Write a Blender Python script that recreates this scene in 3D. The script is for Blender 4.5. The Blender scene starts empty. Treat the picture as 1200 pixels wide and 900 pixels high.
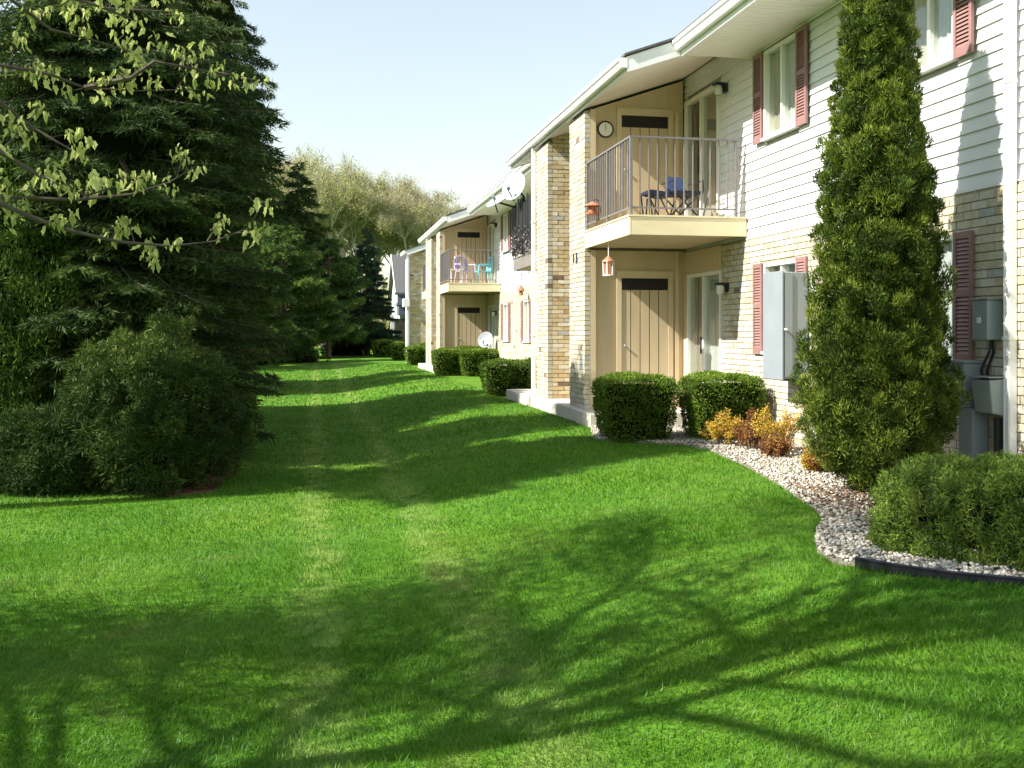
import bpy, math, random
import numpy as np
from mathutils import Vector, Matrix

S = bpy.context.scene
COL = S.collection
random.seed(7)
RNG = np.random.default_rng(11)

# ------------------------------------------------------------------ camera, sky, sun, exposure
YAW = math.atan(230 / 1200)
cam_d = bpy.data.cameras.new("camera")
cam = bpy.data.objects.new("camera", cam_d)
COL.objects.link(cam)
cam.location = (0, 0, 1.36)
cam.rotation_euler = (math.radians(90), 0, -YAW)
cam_d.sensor_width = 36
cam_d.lens = 36
cam_d.shift_y = -0.05
cam_d.clip_end = 3000
S.camera = cam

SUN_DIR = Vector((1.0, 0.17, -0.86)).normalized()
SUN_EL = math.asin(-SUN_DIR.z)
SUN_AZ = math.atan2(-SUN_DIR.x, -SUN_DIR.y)      # clockwise from +Y
world = bpy.data.worlds.new("World")
S.world = world
world.use_nodes = True
wn = world.node_tree
sky = wn.nodes.new("ShaderNodeTexSky")
sky.sky_type = 'NISHITA'
sky.sun_disc = False
sky.sun_elevation = SUN_EL
sky.sun_rotation = SUN_AZ
sky.air_density = 1.7
sky.dust_density = 0.4
sky.ozone_density = 1.5
wn.nodes["Background"].inputs[1].default_value = 0.085
veil = wn.nodes.new("ShaderNodeHueSaturation")      # thin high haze: the whole sky a little paler
veil.inputs["Saturation"].default_value = 0.62
veil.inputs["Value"].default_value = 1.0
wn.links.new(sky.outputs[0], veil.inputs["Color"])
wn.links.new(veil.outputs[0], wn.nodes["Background"].inputs[0])

sun_d = bpy.data.lights.new("sun", 'SUN')
sun_d.energy = 5.0
sun_d.angle = math.radians(0.55)
sun_d.color = (1.0, 0.94, 0.84)
sun = bpy.data.objects.new("sun", sun_d)
COL.objects.link(sun)
sun.rotation_euler = SUN_DIR.to_track_quat('-Z', 'Y').to_euler()
sun.location = (-20, -3, 20)

S.view_settings.view_transform = 'Standard'
S.view_settings.look = 'None'
S.view_settings.exposure = 1.3
S.view_settings.gamma = 1.0
S.render.engine = 'CYCLES'

# ------------------------------------------------------------------ materials
def _ramp(nt, src, stops):
    r = nt.nodes.new("ShaderNodeValToRGB")
    el = r.color_ramp.elements
    while len(el) < len(stops):
        el.new(0.5)
    for e, (p, c) in zip(el, stops):
        e.position = p
        e.color = (*c, 1)
    nt.links.new(src, r.inputs[0])
    return r

def mat(name, c1, c2=None, scale=6, rough=0.7, bump=0.0, bscale=60, metal=0.0, stretch=None, spec=0.4, detail=4):
    m = bpy.data.materials.new(name)
    m.use_nodes = True
    nt = m.node_tree
    b = nt.nodes["Principled BSDF"]
    b.inputs["Roughness"].default_value = rough
    b.inputs["Metallic"].default_value = metal
    b.inputs["Specular IOR Level"].default_value = spec
    b.inputs["Base Color"].default_value = (*c1, 1)
    geo = nt.nodes.new("ShaderNodeNewGeometry")
    vec = geo.outputs["Position"]
    if stretch:
        mp = nt.nodes.new("ShaderNodeMapping")
        mp.inputs["Scale"].default_value = stretch
        nt.links.new(vec, mp.inputs[0])
        vec = mp.outputs[0]
    if c2:
        n = nt.nodes.new("ShaderNodeTexNoise")
        n.inputs["Scale"].default_value = scale
        n.inputs["Detail"].default_value = detail
        nt.links.new(vec, n.inputs["Vector"])
        r = _ramp(nt, n.outputs["Fac"], [(0.3, c1), (0.7, c2)])
        nt.links.new(r.outputs[0], b.inputs["Base Color"])
    if bump:
        n2 = nt.nodes.new("ShaderNodeTexNoise")
        n2.inputs["Scale"].default_value = bscale
        n2.inputs["Detail"].default_value = 5
        nt.links.new(vec, n2.inputs["Vector"])
        bp = nt.nodes.new("ShaderNodeBump")
        bp.inputs["Strength"].default_value = bump
        bp.inputs["Distance"].default_value = 0.01
        nt.links.new(n2.outputs["Fac"], bp.inputs["Height"])
        nt.links.new(bp.outputs[0], b.inputs["Normal"])
    return m

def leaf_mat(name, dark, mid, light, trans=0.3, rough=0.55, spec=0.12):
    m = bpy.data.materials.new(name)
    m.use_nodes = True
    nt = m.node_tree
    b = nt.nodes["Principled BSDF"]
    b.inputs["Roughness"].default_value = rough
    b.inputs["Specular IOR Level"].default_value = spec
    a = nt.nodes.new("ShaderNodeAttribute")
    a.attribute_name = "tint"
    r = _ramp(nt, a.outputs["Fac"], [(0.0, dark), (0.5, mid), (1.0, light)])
    nt.links.new(r.outputs[0], b.inputs["Base Color"])
    t = nt.nodes.new("ShaderNodeBsdfTranslucent")
    nt.links.new(r.outputs[0], t.inputs[0])
    mx = nt.nodes.new("ShaderNodeMixShader")
    mx.inputs[0].default_value = trans
    nt.links.new(b.outputs[0], mx.inputs[1])
    nt.links.new(t.outputs[0], mx.inputs[2])
    nt.links.new(mx.outputs[0], nt.nodes["Material Output"].inputs[0])
    return m

def glass_mat(name, tint, refl=0.12):
    m = bpy.data.materials.new(name)
    m.use_nodes = True
    nt = m.node_tree
    nt.nodes.remove(nt.nodes["Principled BSDF"])
    tr = nt.nodes.new("ShaderNodeBsdfTransparent")
    tr.inputs[0].default_value = (*tint, 1)
    gl = nt.nodes.new("ShaderNodeBsdfGlossy")
    gl.inputs["Roughness"].default_value = 0.02
    fr = nt.nodes.new("ShaderNodeLayerWeight")
    fr.inputs[0].default_value = .5
    pw = nt.nodes.new("ShaderNodeMath")
    pw.operation = 'POWER'
    pw.inputs[1].default_value = 4
    nt.links.new(fr.outputs["Facing"], pw.inputs[0])
    ad = nt.nodes.new("ShaderNodeMath")
    ad.operation = 'ADD'
    ad.inputs[1].default_value = refl
    nt.links.new(pw.outputs[0], ad.inputs[0])
    mx = nt.nodes.new("ShaderNodeMixShader")
    nt.links.new(ad.outputs[0], mx.inputs[0])
    nt.links.new(tr.outputs[0], mx.inputs[1])
    nt.links.new(gl.outputs[0], mx.inputs[2])
    nt.links.new(mx.outputs[0], nt.nodes["Material Output"].inputs[0])
    return m

M = {}
M['siding'] = mat('white_siding', (.62, .635, .64), (.75, .76, .765), 2.2, .55, .04, 30, stretch=(1, .5, .35))
M['sheath'] = mat('sheathing', (.35, .34, .32), rough=.9)
M['white'] = mat('white_aluminium', (.76, .77, .78), (.82, .82, .82), 5, .4, 0.02, 20)
M['soffit'] = mat('soffit_paint', (.72, .69, .60), (.77, .74, .66), 2, .6, .02, 40)
M['mortar'] = mat('mortar', (.27, .23, .17), (.38, .33, .25), 20, .95, .4, 120)  # darkened further to carry the shade of the recessed joints
bc = [(.60, .47, .27), (.66, .55, .36), (.57, .44, .25), (.70, .61, .44), (.74, .69, .56), (.63, .52, .33), (.46, .34, .20), (.50, .49, .46), (.20, .14, .10)]
for i, c in enumerate(bc):
    M['brick%d' % i] = mat('brick_clay_' + 'abcdefghi'[i], tuple(v * .86 for v in c), tuple(min(1, v * 1.08) for v in c), 14, .85, .5, 90)
fc_ = [(.66, .61, .48), (.70, .66, .55), (.62, .57, .43), (.72, .70, .62), (.74, .73, .68), (.68, .62, .50), (.58, .50, .36), (.52, .55, .58), (.26, .21, .17)]
for i, c in enumerate(fc_):
    M['pale%d' % i] = mat('pale_brick_' + 'abcdefghi'[i], tuple(v * .62 * f for v, f in zip(c, (1, .97, .90))), tuple(min(1, v * .82 * f) for v, f in zip(c, (1, .98, .93))), 14, .85, .5, 90)
BR = [M['brick%d' % i] for i in range(9)] + [M['pale%d' % i] for i in range(9)]
BR_P = np.array([.2, .2, .15, .13, .09, .12, .05, .04, .015]); BR_P = BR_P / BR_P.sum()
M['tan'] = mat('tan_painted_wood', (.50, .395, .245), (.565, .455, .30), 3, .65, .12, 50, stretch=(2.2, 2.2, .35), detail=8)
M['tan_trim'] = mat('tan_trim', (.56, .455, .295), (.61, .50, .335), 4, .6, .08, 50, stretch=(3, 3, .5))
M['cream'] = mat('cream_rim_paint', (.66, .57, .37), (.71, .62, .42), 3, .55, .1, 30, stretch=(1, 1, 3))
M['vent'] = mat('vent_black', (.018, .016, .014), rough=.7)
M['shutter'] = mat('terracotta_vinyl', (.24, .132, .126), (.285, .16, .15), 8, .5, .03, 30)
M['rail'] = mat('grey_iron', (.15, .14, .145), (.2, .185, .185), 20, .45, .05, 80)
M['darkrail'] = mat('black_iron', (.016, .016, .018), (.03, .03, .032), 20, .5)
M['greyrim'] = mat('grey_brown_rim', (.17, .155, .14), (.22, .2, .18), 5, .7)
M['frame'] = mat('white_vinyl_frame', (.78, .78, .75), rough=.35)
M['doorframe'] = mat('pale_door_frame', (.70, .70, .62), (.75, .75, .68), 5, .4)
M['glass'] = glass_mat('window_glass', (.92, .94, .93), .05)
M['screen'] = mat('insect_screen', (.24, .225, .185), (.29, .275, .23), 40, .8)
M['curtain'] = mat('beige_curtain', (.36, .335, .25), (.42, .395, .31), 8, .85, stretch=(1, 12, .3))
M['sheer'] = mat('white_sheer', (.40, .43, .43), (.55, .57, .56), 8, .85, stretch=(1, 14, .3))
M['dim'] = mat('dim_room', (.05, .045, .035), (.09, .08, .065), 3, .9)  # dark colour standing in for unlit rooms behind the glass
M['shingle'] = mat('asphalt_shingle', (.10, .095, .09), (.16, .15, .14), 30, .95, .5, 80)
M['concrete'] = mat('concrete', (.46, .43, .37), (.56, .53, .46), 5, .9, .3, 60)
M['gmetal'] = mat('grey_enamel', (.215, .245, .275), (.245, .275, .305), 3, .42, .02, 12)
M['gmetal2'] = mat('grey_enamel_dull', (.22, .27, .28), (.27, .32, .32), 4, .5, .03, 12)
M['black'] = mat('black_plastic', (.02, .02, .022), rough=.45)
M['lampglass'] = mat('milky_lamp_glass', (.62, .62, .56), rough=.25)
M['dish'] = mat('dish_paint', (.40, .43, .47), (.47, .50, .53), 6, .5)
M['dishmesh'] = mat('dish_mesh', (.24, .26, .28), (.32, .34, .36), 40, .6)
M['copper'] = mat('copper', (.58, .27, .16), (.68, .36, .24), 10, .35, metal=.5)
M['terra'] = mat('terracotta_clay', (.34, .13, .07), (.40, .17, .10), 12, .8)
M['dial'] = mat('dial_face', (.74, .73, .66), rough=.4)
M['navy'] = mat('navy_canvas', (.012, .014, .035), (.02, .024, .055), 20, .85)
M['blue'] = mat('blue_canvas', (.022, .036, .10), (.035, .06, .14), 15, .85)
M['plastic'] = mat('lilac_plastic', (.45, .36, .58), (.52, .44, .62), 3, .4)
M['turq'] = mat('turquoise_plastic', (.12, .52, .58), (.18, .60, .64), 3, .4)
M['wplastic'] = mat('white_plastic', (.78, .77, .76), rough=.4)
M['bark'] = mat('bark', (.07, .05, .035), (.14, .105, .08), 14, .95, .6, 50, stretch=(1, 1, .3))
M['palebark'] = mat('pale_bark', (.38, .35, .29), (.52, .48, .42), 10, .95, .4, 40, stretch=(1, 1, .3))
M['twig'] = mat('twig_bark', (.065, .05, .04), (.11, .09, .072), 10, .9)
M['paletwig'] = mat('pale_twig', (.26, .23, .16), (.38, .34, .25), 10, .9)
M['mulch'] = mat('bark_mulch', (.075, .036, .02), (.20, .10, .06), 40, .95, 1.0, 60)
M['edging'] = mat('black_edging', (.014, .014, .02), rough=.35)
M['stone0'] = mat('white_marble', (.41, .39, .335), (.52, .50, .445), 30, .8, .2, 60)
M['stone1'] = mat('cream_stone', (.34, .29, .21), (.42, .37, .29), 30, .8, .2, 60)
M['stone2'] = mat('grey_stone', (.16, .15, .14), (.28, .27, .255), 30, .8, .2, 60)
M['bedsoil'] = mat('gravel_bed', (.14, .12, .09), (.26, .23, .19), 60, .95, .8, 70)
M['greyhouse'] = mat('blue_grey_siding', (.10, .125, .15), (.135, .16, .19), 3, .6)
M['greyroof'] = mat('grey_shingle', (.075, .077, .078), (.105, .106, .106), 10, .9, .3, 50)
M['dried'] = mat('dried_leaf', (.10, .06, .04), (.22, .14, .09), 30, .9)
M['dryvine'] = mat('dry_vine', (.12, .105, .09), (.2, .18, .16), 30, .9)

M['spruce'] = leaf_mat('spruce_needles', (.020, .040, .012), (.048, .085, .022), (.12, .175, .038), .2, .6)
M['bluespruce'] = leaf_mat('blue_spruce_needles', (.022, .045, .024), (.05, .09, .042), (.11, .17, .08), .15, .6)  # bluer needle colour of the blue spruce
M['pine'] = leaf_mat('pine_needles', (.028, .062, .016), (.07, .13, .028), (.17, .25, .05), .2, .6)
M['arbor'] = leaf_mat('arborvitae', (.016, .028, .006), (.058, .098, .013), (.19, .235, .032), .2, .55)
M['arbor2'] = leaf_mat('green_arborvitae', (.022, .048, .010), (.06, .115, .018), (.15, .22, .035), .2, .55)  # greener foliage colour for the broad arborvitae at the left
M['yew'] = leaf_mat('yew', (.020, .042, .011), (.046, .086, .018), (.115, .165, .03), .18, .6)
M['hedge'] = leaf_mat('boxwood', (.042, .082, .012), (.10, .175, .02), (.21, .29, .035), .25, .5)
M['juniper'] = leaf_mat('juniper', (.036, .072, .013), (.10, .17, .028), (.22, .30, .05), .22, .6)
M['maple'] = leaf_mat('young_maple', (.30, .36, .10), (.45, .50, .17), (.58, .60, .25), .45, .55)
M['bud1'] = leaf_mat('spring_leaves_yellow', (.24, .29, .08), (.40, .44, .15), (.54, .57, .24), .5, .7)
M['bud2'] = leaf_mat('spring_leaves_olive', (.24, .25, .09), (.40, .40, .16), (.54, .53, .25), .55, .7)
M['barb'] = leaf_mat('barberry', (.22, .06, .03), (.45, .28, .04), (.60, .50, .08), .3, .6)
M['barbred'] = leaf_mat('red_barberry', (.10, .035, .02), (.24, .10, .04), (.46, .30, .07), .25, .6)
M['cover'] = leaf_mat('ground_cover', (.03, .07, .015), (.06, .13, .025), (.11, .2, .04), .2, .6)

def lawn_color(nt):
    """mown lawn: mower tracks along Y, broad patches, dry flecks (all true colour differences of the turf)"""
    geo = nt.nodes.new("ShaderNodeNewGeometry")
    n1 = nt.nodes.new("ShaderNodeTexNoise"); n1.inputs["Scale"].default_value = .7; n1.inputs["Detail"].default_value = 5
    n2 = nt.nodes.new("ShaderNodeTexNoise"); n2.inputs["Scale"].default_value = 5; n2.inputs["Detail"].default_value = 4
    for n in (n1, n2):
        nt.links.new(geo.outputs["Position"], n.inputs["Vector"])
    add = nt.nodes.new("ShaderNodeMath"); add.operation = 'MULTIPLY_ADD'
    nt.links.new(n2.outputs["Fac"], add.inputs[0]); add.inputs[1].default_value = .5
    nt.links.new(n1.outputs["Fac"], add.inputs[2])
    r = _ramp(nt, add.outputs[0], [(.48, (.057, .168, .010)), (.75, (.082, .208, .014)), (1.0, (.122, .24, .022))])
    sx = nt.nodes.new("ShaderNodeSeparateXYZ"); nt.links.new(geo.outputs["Position"], sx.inputs[0])
    # two paler wheel tracks
    prev = None
    for x0 in (.0, .92):
        d = nt.nodes.new("ShaderNodeMath"); d.operation = 'SUBTRACT'
        wob = nt.nodes.new("ShaderNodeMath"); wob.operation = 'MULTIPLY_ADD'
        nt.links.new(n1.outputs["Fac"], wob.inputs[0]); wob.inputs[1].default_value = .35; nt.links.new(sx.outputs[0], wob.inputs[2])
        nt.links.new(wob.outputs[0], d.inputs[0]); d.inputs[1].default_value = x0 + .17
        a = nt.nodes.new("ShaderNodeMath"); a.operation = 'ABSOLUTE'; nt.links.new(d.outputs[0], a.inputs[0])
        mr = nt.nodes.new("ShaderNodeMapRange"); mr.inputs[1].default_value = .06; mr.inputs[2].default_value = .22
        mr.inputs[3].default_value = .62; mr.inputs[4].default_value = 0
        nt.links.new(a.outputs[0], mr.inputs[0])
        if prev is None:
            prev = mr.outputs[0]
        else:
            mxm = nt.nodes.new("ShaderNodeMath"); mxm.operation = 'MAXIMUM'
            nt.links.new(prev, mxm.inputs[0]); nt.links.new(mr.outputs[0], mxm.inputs[1]); prev = mxm.outputs[0]
    pm = nt.nodes.new("ShaderNodeMath"); pm.operation = 'MULTIPLY'
    nt.links.new(prev, pm.inputs[0])
    mr2 = nt.nodes.new("ShaderNodeMapRange"); mr2.inputs[1].default_value = .35; mr2.inputs[2].default_value = .6
    nt.links.new(n2.outputs["Fac"], mr2.inputs[0]); nt.links.new(mr2.outputs[0], pm.inputs[1])
    mx = nt.nodes.new("ShaderNodeMixRGB"); nt.links.new(pm.outputs[0], mx.inputs[0])
    nt.links.new(r.outputs[0], mx.inputs[1]); mx.inputs[2].default_value = (.23, .34, .075, 1)
    # worn, dry spots
    n3 = nt.nodes.new("ShaderNodeTexNoise"); n3.inputs["Scale"].default_value = 1.7; n3.inputs["Detail"].default_value = 3
    mp = nt.nodes.new("ShaderNodeMapping"); mp.inputs["Location"].default_value = (3.1, 9.2, 0)
    nt.links.new(geo.outputs["Position"], mp.inputs[0]); nt.links.new(mp.outputs[0], n3.inputs["Vector"])
    mr3 = nt.nodes.new("ShaderNodeMapRange"); mr3.inputs[1].default_value = .63; mr3.inputs[2].default_value = .76; mr3.inputs[4].default_value = .4
    nt.links.new(n3.outputs["Fac"], mr3.inputs[0])
    mx2 = nt.nodes.new("ShaderNodeMixRGB"); nt.links.new(mr3.outputs[0], mx2.inputs[0])
    nt.links.new(mx.outputs[0], mx2.inputs[1]); mx2.inputs[2].default_value = (.15, .17, .045, 1)
    return mx2.outputs[0]

def make_lawn_mats():
    m = bpy.data.materials.new('lawn_turf'); m.use_nodes = True
    nt = m.node_tree; b = nt.nodes["Principled BSDF"]
    b.inputs["Roughness"].default_value = .9; b.inputs["Specular IOR Level"].default_value = .15
    c = lawn_color(nt)
    th = nt.nodes.new("ShaderNodeMixRGB"); th.blend_type = 'MULTIPLY'; th.inputs[0].default_value = 1; th.inputs[2].default_value = (.9, .85, .85, 1)
    nt.links.new(c, th.inputs[1]); nt.links.new(th.outputs[0], b.inputs["Base Color"])
    geo = nt.nodes.new("ShaderNodeNewGeometry")
    n = nt.nodes.new("ShaderNodeTexNoise"); n.inputs["Scale"].default_value = 45; n.inputs["Detail"].default_value = 6
    nt.links.new(geo.outputs["Position"], n.inputs["Vector"])
    bp = nt.nodes.new("ShaderNodeBump"); bp.inputs["Strength"].default_value = .7; bp.inputs["Distance"].default_value = .03
    nt.links.new(n.outputs["Fac"], bp.inputs["Height"]); nt.links.new(bp.outputs[0], b.inputs["Normal"])
    g = bpy.data.materials.new('grass_blade'); g.use_nodes = True
    nt = g.node_tree; b = nt.nodes["Principled BSDF"]
    b.inputs["Roughness"].default_value = .45; b.inputs["Specular IOR Level"].default_value = .25
    c = lawn_color(nt)
    a = nt.nodes.new("ShaderNodeAttribute"); a.attribute_name = "tint"
    r = _ramp(nt, a.outputs["Fac"], [(0, (.62, .72, .6)), (.5, (1, 1, 1)), (.93, (1.35, 1.22, 1.3)), (1, (3.0, 1.75, 4.0))])
    mu = nt.nodes.new("ShaderNodeMixRGB"); mu.blend_type = 'MULTIPLY'; mu.inputs[0].default_value = 1
    nt.links.new(c, mu.inputs[1]); nt.links.new(r.outputs[0], mu.inputs[2])
    nt.links.new(mu.outputs[0], b.inputs["Base Color"])
    t = nt.nodes.new("ShaderNodeBsdfTranslucent"); nt.links.new(mu.outputs[0], t.inputs[0])
    ms = nt.nodes.new("ShaderNodeMixShader"); ms.inputs[0].default_value = .4
    nt.links.new(b.outputs[0], ms.inputs[1]); nt.links.new(t.outputs[0], ms.inputs[2])
    nt.links.new(ms.outputs[0], nt.nodes["Material Output"].inputs[0])
    return m, g
M['lawn'], M['blade'] = make_lawn_mats()

# ------------------------------------------------------------------ object helpers
WL = {}

def props(o, label=None, cat=None, group=None, kind=None):
    if label: o['label'] = label
    if cat: o['category'] = cat
    if group: o['group'] = group
    if kind: o['kind'] = kind
    return o

def link(name, me, parent=None, loc=None):
    o = bpy.data.objects.new(name, me)
    COL.objects.link(o)
    if parent is not None:
        o.parent = parent
        WL[o] = WL[parent]
        if loc is not None:
            w = WL[parent]
            o.location = (loc[0] - w[0], loc[1] - w[1], loc[2] - w[2])
    else:
        o.location = loc or (0, 0, 0)
        WL[o] = tuple(loc or (0, 0, 0))
    return o

def thing(name, loc, label, cat, group=None):
    o = link(name, None, None, loc)
    o.empty_display_size = .2
    return props(o, label, cat, group)

class MB:
    def __init__(self):
        self.v = []; self.f = []; self.m = []
    def box(self, x0, x1, y0, y1, z0, z1, m=0):
        if x0 > x1: x0, x1 = x1, x0
        if y0 > y1: y0, y1 = y1, y0
        if z0 > z1: z0, z1 = z1, z0
        n = len(self.v)
        self.v += [(x0, y0, z0), (x1, y0, z0), (x1, y1, z0), (x0, y1, z0), (x0, y0, z1), (x1, y0, z1), (x1, y1, z1), (x0, y1, z1)]
        for q in ((3, 2, 1, 0), (4, 5, 6, 7), (0, 1, 5, 4), (1, 2, 6, 5), (2, 3, 7, 6), (3, 0, 4, 7)):
            self.f.append(tuple(n + i for i in q)); self.m.append(m)
        return self
    def prism_y(self, prof, y0, y1, m=0, caps=True):
        n = len(self.v); k = len(prof)
        for y in (y0, y1):
            self.v += [(x, y, z) for x, z in prof]
        for i in range(k):
            j = (i + 1) % k
            self.f.append((n + i, n + j, n + k + j, n + k + i)); self.m.append(m)
        if caps:
            self.f.append(tuple(n + i for i in range(k))[::-1]); self.m.append(m)
            self.f.append(tuple(n + k + i for i in range(k))); self.m.append(m)
        return self
    def prism_z(self, pts, z0, z1, m=0):
        n = len(self.v); k = len(pts)
        for z in (z0, z1):
            self.v += [(x, y, z) for x, y in pts]
        for i in range(k):
            j = (i + 1) % k
            self.f.append((n + i, n + j, n + k + j, n + k + i)); self.m.append(m)
        self.f.append(tuple(n + i for i in range(k))[::-1]); self.m.append(m)
        self.f.append(tuple(n + k + i for i in range(k))); self.m.append(m)
        return self
    def tube(self, pts, r, n=8, m=0, caps=True):
        pts = [Vector(p) for p in pts]
        if not hasattr(r, '__len__'): r = [r] * len(pts)
        base = len(self.v)
        prev = None
        for i, p in enumerate(pts):
            a = pts[max(i - 1, 0)]; b = pts[min(i + 1, len(pts) - 1)]
            d = (b - a).normalized()
            if prev is None:
                u = d.orthogonal().normalized()
            else:
                u = (prev - d * prev.dot(d))
                u = u.normalized() if u.length > 1e-6 else d.orthogonal().normalized()
            prev = u
            w = d.cross(u)
            for k in range(n):
                t = 2 * math.pi * k / n
                q = p + (u * math.cos(t) + w * math.sin(t)) * r[i]
                self.v.append((q.x, q.y, q.z))
        for i in range(len(pts) - 1):
            for k in range(n):
                k2 = (k + 1) % n
                self.f.append((base + i * n + k, base + i * n + k2, base + (i + 1) * n + k2, base + (i + 1) * n + k)); self.m.append(m)
        if caps:
            self.f.append(tuple(base + k for k in range(n))[::-1]); self.m.append(m)
            e = base + (len(pts) - 1) * n
            self.f.append(tuple(e + k for k in range(n))); self.m.append(m)
        return self
    def lathe(self, prof, origin, n=20, m=0, axis=(0, 0, 1)):
        ax = Vector(axis).normalized(); u = ax.orthogonal().normalized(); w = ax.cross(u); o = Vector(origin)
        base = len(self.v)
        for r, h in prof:
            for k in range(n):
                t = 2 * math.pi * k / n
                q = o + ax * h + (u * math.cos(t) + w * math.sin(t)) * r
                self.v.append((q.x, q.y, q.z))
        for i in range(len(prof) - 1):
            for k in range(n):
                k2 = (k + 1) % n
                self.f.append((base + i * n + k, base + i * n + k2, base + (i + 1) * n + k2, base + (i + 1) * n + k)); self.m.append(m)
        return self
    def poly(self, pts, m=0):
        n = len(self.v)
        self.v += [tuple(p) for p in pts]
        self.f.append(tuple(range(n, n + len(pts)))); self.m.append(m)
        return self
    def build(self, name, mats, parent=None, loc=None, smooth=False, bevel=0):
        if not isinstance(mats, (list, tuple)): mats = [mats]
        o = link(name, None if False else bpy.data.meshes.new(name), parent, None if parent is not None else loc)
        w = WL[o]
        me = o.data
        me.from_pydata([(a - w[0], b - w[1], c - w[2]) for a, b, c in self.v], [], self.f)
        for mm in mats: me.materials.append(mm)
        if len(mats) > 1:
            me.polygons.foreach_set('material_index', self.m)
        if smooth:
            me.polygons.foreach_set('use_smooth', [True] * len(me.polygons))
        me.update()
        if bevel:
            b = o.modifiers.new('bevel', 'BEVEL'); b.width = bevel; b.segments = 2; b.limit_method = 'ANGLE'
        return o

def np_mesh(name, V, F, mats, tint=None, mi=None):
    """V (n,3), F (m,3) triangles"""
    me = bpy.data.meshes.new(name)
    n, m = len(V), len(F)
    me.vertices.add(n); me.loops.add(m * 3); me.polygons.add(m)
    me.vertices.foreach_set('co', np.ascontiguousarray(V, dtype=np.float32).ravel())
    me.loops.foreach_set('vertex_index', np.ascontiguousarray(F, dtype=np.int32).ravel())
    me.polygons.foreach_set('loop_start', np.arange(0, m * 3, 3, dtype=np.int32))
    me.polygons.foreach_set('loop_total', np.full(m, 3, dtype=np.int32))
    if not isinstance(mats, (list, tuple)): mats = [mats]
    for mm in mats: me.materials.append(mm)
    if mi is not None:
        me.polygons.foreach_set('material_index', np.asarray(mi, dtype=np.int32))
    if tint is not None:
        at = me.attributes.new('tint', 'FLOAT', 'POINT')
        at.data.foreach_set('value', np.ascontiguousarray(tint, dtype=np.float32))
    me.update(calc_edges=True)
    return me

def unit(a):
    return a / np.maximum(np.linalg.norm(a, axis=-1, keepdims=True), 1e-9)

def shards(P, D, L, W, tint, rng, kite=True):
    """small leaf blades: base P, direction D; returns V,F,T"""
    n = len(P)
    R = rng.normal(size=(n, 3))
    Sd = unit(np.cross(D, R))
    L = np.broadcast_to(np.asarray(L, float), (n,))[:, None]
    W = np.broadcast_to(np.asarray(W, float), (n,))[:, None]
    a = P - Sd * W * .25
    if kite:
        mid = P + D * L * .5
        V = np.stack([P, mid - Sd * W * .5, P + D * L, mid + Sd * W * .5], 1).reshape(-1, 3)
        b = np.arange(n)[:, None] * 4
        F = np.concatenate([b + np.array([[0, 1, 2]]), b + np.array([[0, 2, 3]])], 0)
        T = np.repeat(tint, 4)
    else:
        V = np.stack([P - Sd * W * .5, P + Sd * W * .5, P + D * L], 1).reshape(-1, 3)
        F = np.arange(n * 3).reshape(-1, 3)
        T = np.repeat(tint, 3)
    return V, F, T

def merge(parts):
    V = []; F = []; T = []; o = 0
    for v, f, t in parts:
        V.append(v); F.append(f + o); T.append(t); o += len(v)
    return np.concatenate(V), np.concatenate(F), np.concatenate(T)

def blob_core(center, rad, rng, n=14, lump=.12, tint=.15):
    """low poly lumpy ellipsoid (near-black core added inside shrubs to block light)"""
    V = []; F = []
    k = n
    for i in range(n + 1):
        ph = math.pi * i / n
        for j in range(k):
            th = 2 * math.pi * j / k
            V.append((math.sin(ph) * math.cos(th), math.sin(ph) * math.sin(th), math.cos(ph)))
    V = np.array(V)
    V = V * (1 + rng.uniform(-lump, lump, (len(V), 1))) * np.array(rad) + np.array(center)
    for i in range(n):
        for j in range(k):
            a = i * k + j; b = i * k + (j + 1) % k; c = (i + 1) * k + (j + 1) % k; d = (i + 1) * k + j
            F.append((a, b, c)); F.append((a, c, d))
    return V, np.array(F), np.full(len(V), tint)

def clumps(C, R, N, n_per, rng, L, W, up=.5, out=.8, rnd=.6, tint_c=None, spread=1.0, kite=False, tvar=.16, tipl=.0):
    """leaf sprays round clump centres C (k,3), radius R (k,), outward dirs N (k,3)"""
    k = len(C)
    if tint_c is None:
        tint_c = np.clip(rng.normal(.45, .2, k), 0, 1)
    idx = np.repeat(np.arange(k), n_per)
    d = unit(rng.normal(size=(len(idx), 3)) + N[idx] * .9)
    rad = R[idx] * rng.uniform(.35, 1.05, len(idx)) ** .6 * spread
    P = C[idx] + d * rad[:, None]
    D = unit(d * out + np.array([0, 0, up]) + rng.normal(size=(len(idx), 3)) * rnd)
    l = L * rng.uniform(.6, 1.3, len(idx))
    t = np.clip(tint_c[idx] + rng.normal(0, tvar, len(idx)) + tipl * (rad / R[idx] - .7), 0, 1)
    return shards(P, D, l, W * rng.uniform(.7, 1.3, len(idx)), t, rng, kite)

# ------------------------------------------------------------------ setting: ground
LB = [(3.5, 12.52), (4.01, 12.01), (4.35, 11.75), (4.45, 11.19), (4.31, 9.89), (4.04, 8.46), (3.76, 7.27), (3.58, 6.8), (3.28, 6.35), (3.08, 5.93), (3.02, 5.62), (3.12, 5.47), (3.27, 5.27), (3.45, 5.07), (3.73, 4.88)]
BED = LB + [(4.5, 4.35), (5.55, 3.7), (5.72, 3.7), (5.72, 14.25), (3.88, 14.25), (3.55, 12.9)]
MULCH = [(-9, 13.6), (-5, 14.2), (-3.91, 13.7), (-3.04, 12.7), (-2.23, 11.9), (-1.5, 11.2), (-1.08, 11.5), (-1.0, 13.7), (-1.25, 16.4), (-1.6, 19.4), (-1.65, 23.2), (-2.2, 27), (-2.6, 32), (-9, 33)]

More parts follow.
